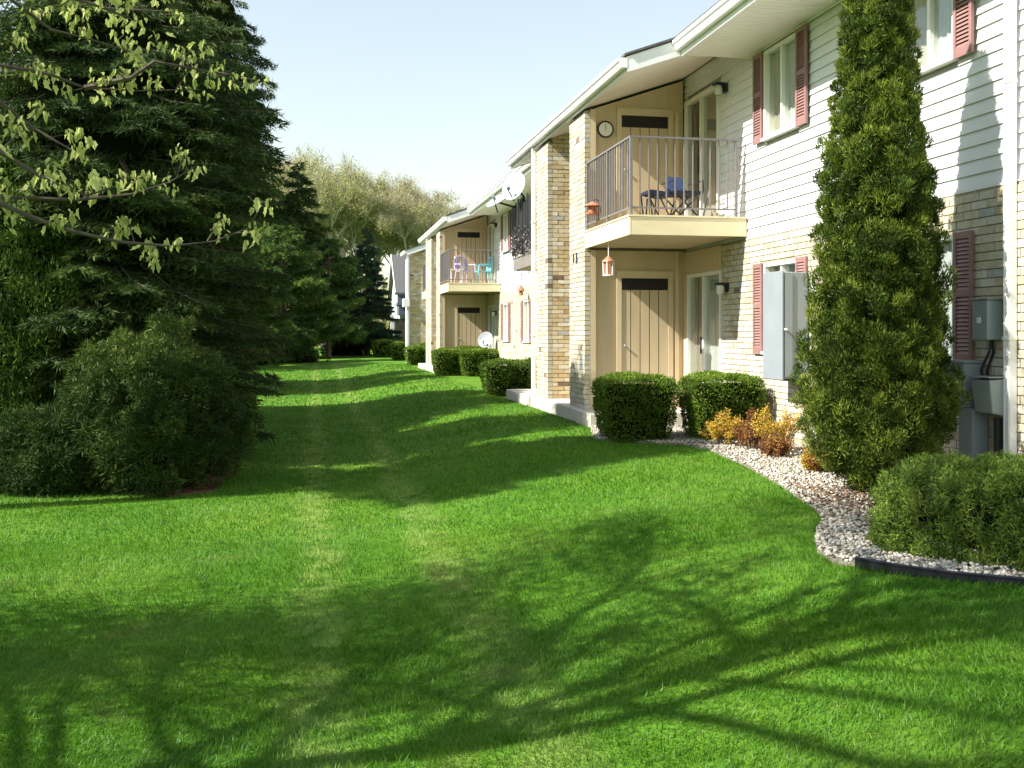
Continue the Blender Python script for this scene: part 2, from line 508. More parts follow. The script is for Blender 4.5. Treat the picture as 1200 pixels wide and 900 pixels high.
def in_poly(x, y, poly):
    x = np.asarray(x); y = np.asarray(y)
    inside = np.zeros(x.shape, bool)
    n = len(poly)
    for i in range(n):
        x0, y0 = poly[i]; x1, y1 = poly[(i + 1) % n]
        if y0 == y1: continue
        c = ((y0 > y) != (y1 > y)) & (x < (x1 - x0) * (y - y0) / (y1 - y0) + x0)
        inside ^= c
    return inside

def ground_z(x, y):
    """the lawn drops into a shallow swale away from the building and rises again at its far end"""
    t = np.clip((3.4 - x) / 3.2, 0, 1); t = t * t * (3 - 2 * t)
    f = np.clip((y - 34) / 24, 0, 1); f = f * f * (3 - 2 * f)
    return -.36 * t * (1 - .85 * f)

def make_ground():
    xs = np.concatenate([[-900, -300, -120, -60], np.arange(-30, 30.1, 1.0), [60, 120, 300, 900]])
    xs = np.unique(np.concatenate([xs, np.arange(-3, 5, .2)]))
    ys = np.concatenate([[-300, -80, -30], np.arange(-10, 100.1, 1.5), [130, 200, 400, 1500]])
    X, Y = np.meshgrid(xs, ys)
    Z = ground_z(X, Y)
    V = np.stack([X, Y, Z], -1).reshape(-1, 3)
    ny, nx = X.shape
    i = (np.arange(ny - 1)[:, None] * nx + np.arange(nx - 1)[None]).ravel()
    F = np.concatenate([np.stack([i, i + 1, i + nx + 1], 1), np.stack([i, i + nx + 1, i + nx], 1)])
    o = link('lawn', np_mesh('lawn', V, F, M['lawn']))
    props(o, 'wide green mown lawn running beside the apartment building', kind='structure')

make_ground()
b = MB().prism_z(BED, -.05, .012)
props(b.build('gravel_bed', M['bedsoil']), 'bed of pale stone chips along the building wall', kind='structure')
b = MB().prism_z(MULCH, -.45, -.346)
props(b.build('mulch_bed', M['mulch']), 'dark bark mulch bed under the evergreens', kind='structure')

# ------------------------------------------------------------------ the apartment building
XF, XB, XS = 5.64, 5.62, 4.01
YEND0, YEND1 = 3.6, 41.5
apt = thing('apartment_building', (5.64, 3.6, 0), 'two storey apartment building of cream brick and white siding with tan balconies', 'building')
BAYS = [16.79, 35.29]
C_, S_ = math.cos(YAW), math.sin(YAW)

def px(X, Y, Z):
    D = X * S_ + Y * C_
    u = (X * C_ - Y * S_) / D
    return 600 + 1200 * u, 390 - 1200 * (Z - 1.36) / D, D

class Bricks:
    """collects single bricks; the largest in view become objects, the rest one mesh"""
    def __init__(self):
        self.items = []
    def wall(self, axis, plane, out, a0, a1, z0, z1, openings=(), seed=0, blen=.2, dep=.05, hide=False):
        rng = random.Random(seed)
        z = z0; c = 0
        while z + .06 <= z1 + 1e-6:
            segs = [(a0, a1)]
            zm = z + .0325
            for (o0, o1, p0, p1) in openings:
                if p0 - .02 < zm < p1 + .02:
                    ns = []
                    for s0, s1 in segs:
                        if o1 <= s0 or o0 >= s1: ns.append((s0, s1)); continue
                        if o0 > s0: ns.append((s0, o0))
                        if o1 < s1: ns.append((o1, s1))
                    segs = ns
            pitch = blen + .011
            off = (c % 2) * pitch / 2 + a0
            for s0, s1 in segs:
                k = math.floor((s0 - off) / pitch)
                while True:
                    b0 = off + k * pitch; b1 = b0 + blen
                    k += 1
                    if b0 >= s1: break
                    b0 = max(b0, s0); b1 = min(b1, s1)
                    if b1 - b0 < .025: continue
                    v = int(np.searchsorted(np.cumsum(BR_P), rng.random()))
                    self.items.append((axis, plane, out, b0, b1, z, min(v, 8) + (9 if axis == 'y' else 0), dep, rng.uniform(-.003, .003), hide))
            z += .075; c += 1
    def finish(self, parent, limit=300):
        meshes = []
        for v in range(18):
            mb = MB().box(-.5, .5, -.5, .5, -.5, .5)
            me = bpy.data.meshes.new('brick')
            me.from_pydata(mb.v, [], mb.f); me.materials.append(BR[v]); meshes.append(me)
        scored = []
        for i, it in enumerate(self.items):
            axis, plane, out, b0, b1, z, v, dep, j, hide = it
            mid = (b0 + b1) / 2
            X, Y = (plane, mid) if axis == 'y' else (mid, plane)
            D = X * S_ + Y * C_
            if hide or D < 1: continue
            x, y, D = px(X, Y, z + .03)
            if not (2 < x < 1186 and 2 < y < 895): continue
            if 940 - max(0, 320 - y) * .12 < x < 1100 + max(0, y - 250) * .2: continue   # behind the tall arborvitae
            if 895 < x < 952 and 318 < y < 448: continue
            if x < 885 and y > 442 and D > 12 and x > 697: continue
            x2 = px(*((plane, b1) if axis == 'y' else (b1, plane)), z)[0]
            x1 = px(*((plane, b0) if axis == 'y' else (b0, plane)), z)[0]
            if axis == 'x' and out > 0: continue
            scored.append((abs(x2 - x1) * .065 * 1200 / D, i))
        scored.sort(reverse=True)
        single = set(i for _, i in scored[:limit])
        st = MB()
        for i, (axis, plane, out, b0, b1, z, v, dep, j, hide) in enumerate(self.items):
            f0 = plane + j; f1 = plane - out * dep
            if axis == 'y': bx = (min(f0, f1), max(f0, f1), b0, b1, z, z + .065)
            else: bx = (b0, b1, min(f0, f1), max(f0, f1), z, z + .065)
            if i in single:
                o = link('brick', meshes[v], parent, ((bx[0] + bx[1]) / 2, (bx[2] + bx[3]) / 2, (bx[4] + bx[5]) / 2))
                o.scale = (bx[1] - bx[0], bx[3] - bx[2], bx[5] - bx[4])
            else:
                st.box(*bx, m=v)
        props(st.build('brickwork', BR, parent), kind='stuff')

bricks = Bricks()
OPEN_LO, OPEN_UP = [], []
WIN = [(8.25, 9.11), (11.31, 12.23)]

def fy(c, s, y):
    return c + s * (y - 16.79)

def curtain_mesh(y0, y1, z0, z1, x, m, name, parent):
    b = MB(); n = max(6, int(abs(y1 - y0) / .035)); ys = np.linspace(y0, y1, n + 1)
    for i in range(n):
        xa = x + .012 * math.sin(i * 1.9); xb = x + .012 * math.sin((i + 1) * 1.9)
        b.poly([(xa, ys[i], z0), (xb, ys[i + 1], z0), (xb, ys[i + 1], z1), (xa, ys[i], z1)])
    return b.build(name, m, parent)

def window(y0, y1, z0, z1, upper):
    if y0 > y1: y0, y1 = y1, y0
    f = MB(); t = .042
    xa, xb = 5.612, 5.735
    f.box(xa, xb, y0, y1, z1 - t, z1); f.box(xa, xb, y0, y1, z0 + .022, z0 + t + .01)
    f.box(xa, xb, y0, y0 + t, z0 + t + .01, z1 - t); f.box(xa, xb, y1 - t, y1, z0 + t + .01, z1 - t)
    ym = (y0 + y1) / 2
    f.box(xa + .02, xb, ym - .022, ym + .022, z0 + t + .01, z1 - t)
    w = f.build('window', M['frame'], apt)
    MB().box(xa - .035, xb, y0 - .02, y1 + .02, z0 - .012, z0 + .022).build('sill', M['frame'], w)
    for a, b_, far in ((y0 + t, ym - .022, False), (ym + .022, y1 - t, True)):
        MB().box(5.675, 5.681, a, b_, z0 + t + .01, z1 - t).build('pane', M['glass'], w)
        curtain_mesh(a, b_, z0 + t, z1 - t, 5.725, M['curtain'] if far else M['sheer'], 'curtain', w)
    MB().box(5.745, 5.757, y0 + .01, y1 - .01, z0 + t, z1 - .01).build('backing', M['dim'], w)
    for k in (0, 1):
        s0 = y0 - .275 if k == 0 else y1 + .012
        shutter(s0, s0 + .262, z0 - .015, z1 + .01)

def shutter(y0, y1, z0, z1):
    b = MB(); st = .038
    xa, xb = 5.585, 5.613
    zm = (z0 + z1) / 2 + .04
    b.box(xa, xb, y0, y0 + st, z0, z1); b.box(xa, xb, y1 - st, y1, z0, z1)
    for r0, r1 in ((z0 + .001, z0 + .085), (zm - .03, zm + .03), (z1 - .06, z1 - .001)):
        b.box(xa + .002, xb - .002, y0 + st, y1 - st, r0, r1)
    for r0, r1 in ((z0 + .085, zm - .03), (zm + .03, z1 - .06)):
        n = int((r1 - r0) / .034)
        for i in range(n):
            z = r0 + (i + .5) * (r1 - r0) / n
            b.prism_y([(xa + .003, z - .017), (xa + .008, z - .018), (xb - .004, z + .012), (xb - .009, z + .013)], y0 + st, y1 - st)
    b.box(xb - .004, xb - .001, y0 + st, y1 - st, z0 + .08, z1 - .05)
    b.build('shutter', M['shutter'], apt)

def slider(y0, y1, z0, z1, s, upper):
    if y0 > y1: y0, y1 = y1, y0
    t = .05; xa, xb = 5.60, 5.74
    f = MB()
    f.box(xa, xb, y0, y1, z1 - t, z1); f.box(xa, xb, y0, y1, z0, z0 + .04)
    f.box(xa, xb, y0, y0 + t, z0 + .04, z1 - t); f.box(xa, xb, y1 - t, y1, z0 + .04, z1 - t)
    ym = (y0 + y1) / 2 + s * .06
    f.box(xa + .02, xb, ym - .025, ym + .025, z0 + .04, z1 - t)
    w = f.build('sliding_door', M['doorframe'], apt)
    for a, b_, sx in ((y0 + t, ym - .025, 5.67), (ym + .025, y1 - t, 5.645)):
        MB().box(sx, sx + .006, a, b_, z0 + .04, z1 - t).build('pane', M['glass'], w)
    far = (ym + .025, y1 - t) if s > 0 else (y0 + t, ym - .025)
    near = (y0 + t, ym - .025) if s > 0 else (ym + .025, y1 - t)
    curtain_mesh(far[0], far[1], z0 + .04, z1 - t, 5.712, M['screen'] if not upper else M['dim'], 'curtain', w)  # upstairs this sheet takes the dark unlit-room colour, not cloth
    curtain_mesh(near[0] + (0 if not upper else .0), near[1], z0 + .04, z1 - t, 5.722, M['sheer'] if not upper else M['curtain'], 'curtain', w)
    MB().box(5.745, 5.757, y0 + .02, y1 - .02, z0 + .04, z1 - t).build('backing', M['dim'], w)
    hy = far[0] + .05 if s > 0 else far[1] - .05
    MB().box(5.60, 5.62, ym + s * .03, ym + s * .055, z0 + .85, z0 + 1.1).build('handle', M['black'], w)

def wall_lamp(y, z):
    b = MB(); b.box(5.585, 5.64, y - .06, y + .06, z - .05, z + .07)
    b.box(5.46, 5.60, y - .07, y + .07, z + .045, z + .075)
    l = b.build('wall_lamp', M['black'], apt)
    MB().lathe([(.03, -.09), (.055, -.07), (.06, 0), (.05, .04)], (5.52, y, z), 12).build('lamp_glass', M['lampglass'], l, smooth=True)

def storage_door(c, s, z0, ztop):
    """closet door of vertical boards with a black vent above; on plane y local 15.13, facing local -y"""
    def bx(b, xa, xb, da, db, za, zb):     # da/db = distance in front of the wall plane
        b.box(xa, xb, fy(c, s, 15.13 - da), fy(c, s, 15.13 - db), za, zb)
    f = MB()
    vb = ztop - .17
    bx(f, 4.53, 4.606, -.01, .03, z0, ztop + .11)
    bx(f, 5.356, 5.432, -.01, .03, z0, ztop + .11)
    bx(f, 4.606, 5.356, -.01, .028, ztop, ztop + .11)
    d = f.build('storage_door', M['tan_trim'], apt)
    n = 5; w = .75 / n
    for i in range(n):
        b = MB(); bx(b, 4.606 + i * w + .007, 4.606 + (i + 1) * w - .007, 0, .016, z0 + .02, vb - .012)
        b.build('plank', M['tan'], d)
    kb = MB(); kb.lathe([(0, .036), (.018, .034), (.022, .02), (.012, .01), (.012, .0)], (4.66, fy(c, s, 15.115), z0 + .95), 10, axis=(0, -s, 0)); kb.build('knob', M['gmetal2'], d, smooth=True)
    b = MB(); bx(b, 4.608, 5.354, -.008, .002, z0 + .01, ztop - .002); b.build('door_gap', M['vent'], d)
    b = MB(); bx(b, 4.61, 5.352, .002, .02, vb, ztop - .004)
    for i in range(5):
        bx(b, 4.62, 5.342, .02, .026, vb + .012 + i * .031, vb + .028 + i * .031)
    b.build('vent', M['vent'], d)

def half_bay(c, s, dark=False, full_patio=False, near=False):
    Y = lambda y: fy(c, s, y)
    # windows
    for (a, b_) in WIN:
        y0, y1 = sorted((Y(a), Y(b_)))
        window(y0, y1, 1.10, 2.24, False); OPEN_LO.append((y0, y1, 1.09, 2.24))
        window(y0, y1, 3.815, 4.945, True); OPEN_UP.append((y0, y1, 3.80, 4.945))
    y0, y1 = sorted((Y(13.62), Y(14.95)))
    slider(y0, y1, .2, 2.25, s, False); OPEN_LO.append((min(y0, Y(15.13)), max(y1, Y(15.13)), .0, 2.7 if False else 2.25))
    e0, e1 = sorted((Y(14.95), Y(15.13)))
    MB().box(5.61, 5.74, e0, e1, .2, 2.25).build('jamb_board', M['tan'], apt)
    y0, y1 = sorted((Y(13.72), Y(15.06)))
    slider(y0, y1, 2.9, 4.92, s, True); OPEN_UP.append((y0, y1, 2.9, 4.92))
    wall_lamp(Y(13.42), 1.98); wall_lamp(Y(13.5), 4.77)
    # header over the lower slider under the balcony: tan board
    e0, e1 = sorted((Y(13.62), Y(15.13)))
    MB().box(5.607, 5.66, e0, e1, 2.252, 2.6).build('header_board', M['tan'], apt)
    OPEN_LO.append((e0, e1, 2.25, 2.65))
    # closet: outward pier of brick, tan wall
    w0, w1 = sorted((Y(15.13), Y(15.2)))
    MB().box(4.09, 5.605, w0, w1, .2, 2.62).build('closet_wall', M['tan'], apt)
    MB().prism_y([(4.09, 2.9), (5.605, 2.9), (5.605, 5.275), (4.09, 4.755)], w0, w1).build('closet_wall', M['tan'], apt)
    for (z0, z1) in ((.2, 2.62), (2.9, 4.76)):
        e0, e1 = sorted((Y(15.06), Y(15.129)))
        MB().box(4.098, 4.185, e0, e1, z0, z1).build('trim_board', M['tan_trim'], apt)
        e0, e1 = sorted((Y(15.10), Y(15.129)))
        MB().box(5.47, 5.53, e0, e1, z0, z1).build('trim_board', M['tan_trim'], apt)
    storage_door(c, s, .21, 2.2); storage_door(c, s, 2.91, 4.7)
    e0, e1 = sorted((Y(15.21), Y(15.94)))
    MB().box(4.07, 5.70, e0, e1, .2, 4.74).build('closet_core', M['mortar'], apt)
    e0, e1 = sorted((Y(15.06), Y(16.0)))
    hid = s < 0 and c > 20
    bricks.wall('y', XS, -1, e0, e1, .2, 4.74, seed=int(c * 10 + s), hide=hid, dep=.084)
    MB().box(4.022, 4.094, e0 + .012, e1 - .012, .2, 4.74).build('mortar_wall', M['mortar'], apt)
    # inner face toward the gap
    yy = Y(16.0)
    bricks.wall('x', yy, s, 4.097, 5.6, .2, 4.99, seed=int(c * 20 + s))
    e0, e1 = sorted((yy - s * .012, Y(15.93)))
    MB().prism_y([(4.07, .2), (5.615, .2), (5.615, 5.34), (4.07, 4.81)], e0, e1).build('mortar_wall', M['mortar'], apt)
    # narrow brick return beside the trim
    yy = Y(15.06)
    # patio / foundation
    e0, e1 = sorted((Y(12.8 if full_patio else 14.2), Y(15.05)))
    MB().box(3.86, 5.60, e0, e1, -.1, .195).build('patio_slab', M['concrete'], apt, bevel=.012)
    # balcony
    e0, e1 = sorted((Y(12.8), Y(15.055)))
    rimm = M['greyrim'] if dark else M['cream']
    dk = MB()
    n = 17; w = (e1 - e0 - .06) / n
    for i in range(n):
        dk.box(4.05, 5.60, e0 + .03 + i * w + .007, e0 + .03 + (i + 1) * w - .007, 2.655, 2.689)
    d0, d1 = sorted((Y(12.83), Y(15.127)))
    dk.box(4.19, 5.605, d0, d1, 2.69, 2.885); dk.box(4.045, 4.19, e0 + .03, e1 - .003, 2.69, 2.885)
    bal = dk.build('balcony', M['tan'], apt)
    rb = MB()
    yn0, yn1 = sorted((Y(12.8), Y(12.835)))
    rb.box(4.045, 5.635, yn0, yn1, 2.64, 2.875)
    rb.build('rim_board', rimm, bal, bevel=.004)
    rb = MB(); rb.box(4.008, 4.042, e0, e1, 2.638, 2.874); rb.build('rim_board', rimm, bal, bevel=.004)
    cp = MB(); cp.box(3.998, 5.637, Y(12.79), Y(12.9), 2.877, 2.902); cp.box(3.997, 4.1, Y(12.9), Y(15.055), 2.878, 2.903)
    cp.build('deck_cap', rimm, bal)
    rm = M['darkrail'] if dark else M['rail']
    yn = Y(12.86); yfar = Y(15.03)
    hr = MB()
    hr.box(4.03, 5.60, yn - .02, yn + .02, 3.915, 3.94); hr.box(4.03, 4.07, *sorted((yn + s * .02, yfar)), 3.916, 3.941)
    hr.build('handrail', rm, bal)
    hr = MB()
    hr.box(4.04, 5.52, yn - .012, yn + .012, 2.99, 3.012); hr.box(4.038, 4.062, *sorted((yn + s * .012, yfar)), 2.991, 3.013)
    hr.build('bottom_rail', rm, bal)
    for X_, Y_ in ((4.05, yn), (5.51, yn), (4.05, yfar), (4.05, (yn + yfar) / 2)):
        MB().box(X_ - .018, X_ + .018, Y_ - .018, Y_ + .018, 2.9, 3.915).build('post', rm, bal)
    bm_ = None
    for i in range(1, 12):
        X_ = 4.05 + 1.46 * i / 12
        o = MB().box(X_ - .008, X_ + .008, yn - .008, yn + .008, 3.012, 3.915).build('baluster', rm, bal)
    nf = 18
    for i in range(1, nf):
        if i == nf // 2: continue
        Y_ = yn + (yfar - yn) * i / nf
        o = MB().box(4.042, 4.058, Y_ - .008, Y_ + .008, 3.013, 3.915).build('baluster', rm, bal)

def build_apartment():
    half_bay(BAYS[0], 1, near=True)
    half_bay(BAYS[0], -1, dark=True, full_patio=True)
    half_bay(BAYS[1], 1)
    half_bay(BAYS[1], -1, full_patio=True)
    # facade: core, sheathing, mortar
    MB().box(5.76, 5.95, YEND0, YEND1, 0, 5.9).build('wall_core', M['sheath'], apt)
    MB().box(5.96, 15.5, YEND1 - .2, YEND1, 0, 5.4).build('end_wall', M['siding'], apt)
    def backing(x0, x1, z0, z1, ops, m, name):
        ys = sorted(set([YEND0, YEND1] + [min(max(v, YEND0), YEND1) for o in ops for v in o[:2]]))
        b = MB()
        for a, c_ in zip(ys[:-1], ys[1:]):
            if c_ - a < 1e-4: continue
            mid = (a + c_) / 2
            segs = [(z0, z1)]
            for o in ops:
                if o[0] < mid < o[1]:
                    ns = []
                    for s0, s1 in segs:
                        if o[3] <= s0 or o[2] >= s1: ns.append((s0, s1)); continue
                        if o[2] > s0: ns.append((s0, o[2]))
                        if o[3] < s1: ns.append((o[3], s1))
                    segs = ns
            for s0, s1 in segs:
                b.box(x0, x1, a, c_, s0, s1)
        b.build(name, m, apt)
    backing(XB + .013, 5.758, 0, 2.615, OPEN_LO, M['mortar'], 'mortar_wall')
    backing(5.672, 5.757, 2.62, 5.0, OPEN_UP, M['sheath'], 'sheathing')
    # brick ground floor
    lo = OPEN_LO + [(fy(c, s, 15.06), fy(c, s, 16.0), 0, 9) if s > 0 else (fy(c, s, 16.0), fy(c, s, 15.06), 0, 9) for c in BAYS for s in (1, -1)]
    bricks.wall('y', XB, -1, YEND0, YEND1, .03, 2.62, openings=lo, seed=5)
    bricks.finish(apt)
    # siding boards
    zones = [(YEND0, YEND1, 2.615, 5.0)] + [(fy(c, 1, 12.77), fy(c, -1, 12.77), 5.0, 5.32) for c in BAYS]
    st = MB()
    ops = OPEN_UP + [(fy(c, 1, 15.07), fy(c, 1, 15.99), 0, 4.9) for c in BAYS] + [(fy(c, -1, 15.99), fy(c, -1, 15.07), 0, 4.9) for c in BAYS]
    for (a0, a1, z0, z1) in zones:
        n = round((z1 - z0) / .1255)
        h = (z1 - z0) / n
        for i in range(n):
            z = z0 + i * h
            segs = [(a0, a1)]
            for o in ops:
                if o[2] < z + h * .7 and o[3] > z + h * .3:
                    ns = []
                    for s0, s1 in segs:
                        if o[1] <= s0 or o[0] >= s1: ns.append((s0, s1)); continue
                        if o[0] > s0: ns.append((s0, o[0]))
                        if o[1] < s1: ns.append((o[1], s1))
                    segs = ns
            prof = [(XF + random.uniform(-.001, .001), z + .002), (XF + .019, z + h + .004), (5.67, z + h + .004), (5.67, z + .002)]
            for s0, s1 in segs:
                cuts = [s0]
                for cut in (7.46 if s0 < 7 else 99, 13.4 if z0 > 4 else 99):
                    if s0 < cut < s1: cuts.append(cut)
                cuts.append(s1)
                for q0, q1 in zip(cuts[:-1], cuts[1:]):
                    if q1 - q0 < .02: continue
                    if q0 < 14:
                        MB().prism_y(prof, q0 + .001, q1 - .001).build('siding_board', M['siding'], apt)
                    else:
                        st.prism_y(prof, q0, q1)
    props(st.build('siding', M['siding'], apt), kind='stuff')
    # starter strip over the brick
    MB().box(5.625, 5.66, YEND0, fy(BAYS[0], 1, 12.8), 2.598, 2.612).build('starter_strip', M['white'], apt)
    # foundations between piers
    for c in BAYS:
        MB().box(3.90, 5.60, fy(c, 1, 15.05), fy(c, -1, 15.05), -.1, .198).build('stoop', M['concrete'], apt, bevel=.012)
    # main eaves between the bays
    runs = [(YEND0, fy(BAYS[0], 1, 12.77)), (fy(BAYS[0], -1, 12.77), fy(BAYS[1], 1, 12.77)), (fy(BAYS[1], -1, 12.77), YEND1)]
    for (a, b_) in runs:
        sf = MB(); n = max(4, int((b_ - a) / .1)); w = (b_ - a) / n
        for i in range(n):
            sf.box(4.73, 5.665, a + i * w + .006, a + (i + 1) * w - .006, 5.0, 5.02)
        sf.box(4.73, 5.665, a, b_, 5.008, 5.03)
        sf.box(5.62, 5.636, a, b_, 4.972, 4.999)
        sf.build('soffit', M['soffit'], apt)
        MB().box(4.705, 4.728, a, b_, 4.985, 5.20).build('fascia', M['white'], apt)
        gutter(4.704, 5.055, a, b_)
    for c in BAYS:
        a, b_ = fy(c, 1, 12.77), fy(c, -1, 12.77)
        MB().prism_y([(3.995, 4.768), (5.655, 5.338), (5.655, 5.36), (3.995, 4.79)], a + .025, b_ - .025).build('soffit', M['soffit'], apt)
        MB().box(3.972, 3.993, a, b_, 4.752, 4.95).build('fascia', M['white'], apt)
        gutter(3.971, 4.80, a, b_)
        for e, d in ((a, 1), (b_, -1)):
            MB().prism_y([(3.994, 4.752), (4.76, 5.015), (4.76, 5.23), (3.994, 4.955)], e, e + d * .022).build('rake_board', M['white'], apt)
            MB().prism_y([(4.0, 4.963), (4.74, 5.228), (4.74, 5.245), (4.0, 4.98)], e - d * .02, e + d * .03).build('drip_edge', M['black'], apt)
        MB().prism_y([(3.93, 4.955), (4.72, 5.235), (4.72, 5.27), (3.93, 4.985)], a - .01, b_ + .01).build('bay_roof', M['shingle'], apt)
    # main roof
    MB().prism_y([(4.62, 5.205), (10.6, 7.25), (10.6, 7.29), (4.62, 5.24)], YEND0 - .3, YEND1 + .3).build('roof', M['shingle'], apt)
    MB().prism_y([(10.6, 7.25), (16.6, 5.205), (16.6, 5.24), (10.6, 7.29)], YEND0 - .3, YEND1 + .3).build('roof', M['shingle'], apt)
    # downspouts
    for X_, Y_, z1 in ((5.575, 7.46, 4.99), (3.965, fy(BAYS[0], -1, 15.06) + .05, 4.79), (3.965, fy(BAYS[1], -1, 15.06) + .05, 4.79)):
        d = MB()
        n0 = -.035; w = .04
        d.box(X_ - .03, X_ + .035, Y_ - w, Y_ + w, .12, z1)
        for k in (-1, 1):
            d.box(X_ - .036, X_ - .03, Y_ + k * .026 - .006, Y_ + k * .026 + .006, .12, z1)
        d.box(X_ - .17, X_ + .03, Y_ - w + .003, Y_ + w - .003, .05, .115)
        for z in (1.3, 3.4):
            d.box(X_ - .04, X_ + .037, Y_ - w - .006, Y_ + w + .006, z, z + .03)
        d.build('downspout', M['white'], apt)
    # house number on the pier
    for ch, dy in (('1', .60), ('3', .42)):
        cu = bpy.data.curves.new('house_number', 'FONT'); cu.body = ch; cu.size = .22; cu.extrude = .008
        tmp = bpy.data.objects.new('tmp', cu); COL.objects.link(tmp)
        dg = bpy.context.evaluated_depsgraph_get()
        me = bpy.data.meshes.new_from_object(tmp.evaluated_get(dg))
        bpy.data.objects.remove(tmp)
        me.materials.append(M['black'])
        o = link('house_number', me, apt, (4.0, 15.06 + dy + .1, 2.46))
        o.rotation_euler = (math.radians(90), 0, math.radians(-90))

def gutter(xback, z0, y0, y1):
    prof = [(xback, z0), (xback - .075, z0), (xback - .095, z0 + .03), (xback - .1, z0 + .06), (xback - .125, z0 + .085), (xback - .125, z0 + .125),
            (xback - .118, z0 + .125), (xback - .118, z0 + .09), (xback - .09, z0 + .06), (xback - .07, z0 + .008), (xback - .005, z0 + .008), (xback - .005, z0 + .13), (xback, z0 + .13)]
    b = MB()
    b.prism_y(prof, y0, y1, caps=False)
    cap = [(xback, z0), (xback - .075, z0), (xback - .095, z0 + .03), (xback - .1, z0 + .06), (xback - .125, z0 + .085), (xback - .125, z0 + .125), (xback, z0 + .13)]
    b.prism_y(cap, y0 - .004, y0 + .002); b.prism_y(cap, y1 - .002, y1 + .004)
    b.build('gutter', M['white'], apt)

build_apartment()

# ------------------------------------------------------------------ the next building and the far house
def build_next():
    t = thing('apartment_building', (4.01, 45, 0), 'brick end wall of the next apartment building beyond the long facade', 'building')
    MB().box(4.05, 13, 45.06, 46.4, 0, 4.7).build('wall_core', M['mortar'], t)
    MB().box(7.0, 13, 46.41, 62, 0, 4.7).build('side_wall', M['siding'], t)
    bk = MB(); rng = random.Random(3); z = .1; c = 0
    while z < 5.9:
        x = 4.02 - (c % 2) * .1
        while x < 9:
            v = min(8, int(np.searchsorted(np.cumsum(BR_P), rng.random())))
            top = 4.78 + (x - 4.0) * .35
            if z + .065 < top and x > 3.9:
                bk.box(max(x, 4.02), x + .2, 44.99 + rng.uniform(-.003, .003), 45.05, z, z + .065, m=v)
            x += .211
        z += .075; c += 1
    props(bk.build('brickwork', BR, t), kind='stuff')
    MB().prism_y([(4.03, 4.7), (9.2, 6.5), (9.2, 0), (4.03, 0)], 45.0 + .006, 45.04).build('end_wall', M['mortar'], t)
    MB().box(3.92, 4.0, 44.9, 44.98, .1, 4.8).build('downspout', M['white'], t)
    MB().box(3.99, 4.06, 44.97, 46.4, 0, 4.76).build('corner_board', M['siding'], t)
    MB().prism_y([(3.9, 4.74), (9.3, 6.63), (9.3, 6.85), (3.9, 4.96)], 44.72, 44.76).build('rake_board', M['white'], t)
    MB().prism_y([(3.9, 4.75), (9.3, 6.64), (9.3, 6.66), (3.9, 4.77)], 44.76, 45.1).build('soffit', M['soffit'], t)
    MB().prism_y([(3.8, 4.93), (9.3, 6.86), (9.3, 6.9), (3.8, 4.97)], 44.7, 46.6).build('roof', M['greyroof'], t)
    b = MB(); b.box(3.78, 3.9, 44.72, 46.6, 4.83, 4.96); b.build('gutter', M['white'], t)
    b = MB(); b.box(4.85, 5.7, 44.93, 44.985, 2.95, 4.4); w = b.build('window', M['frame'], t)
    MB().box(4.9, 5.65, 44.915, 44.929, 3.0, 4.35).build('pane', M['glass'], w)
    MB().box(4.9, 5.65, 44.9295, 44.9299, 3.0, 4.35).build('backing', M['dim'], w)
    MB().box(3.75, 4.0, 44.5, 45.3, 2.5, 2.85).build('meter_box', M['white'], t)
build_next()

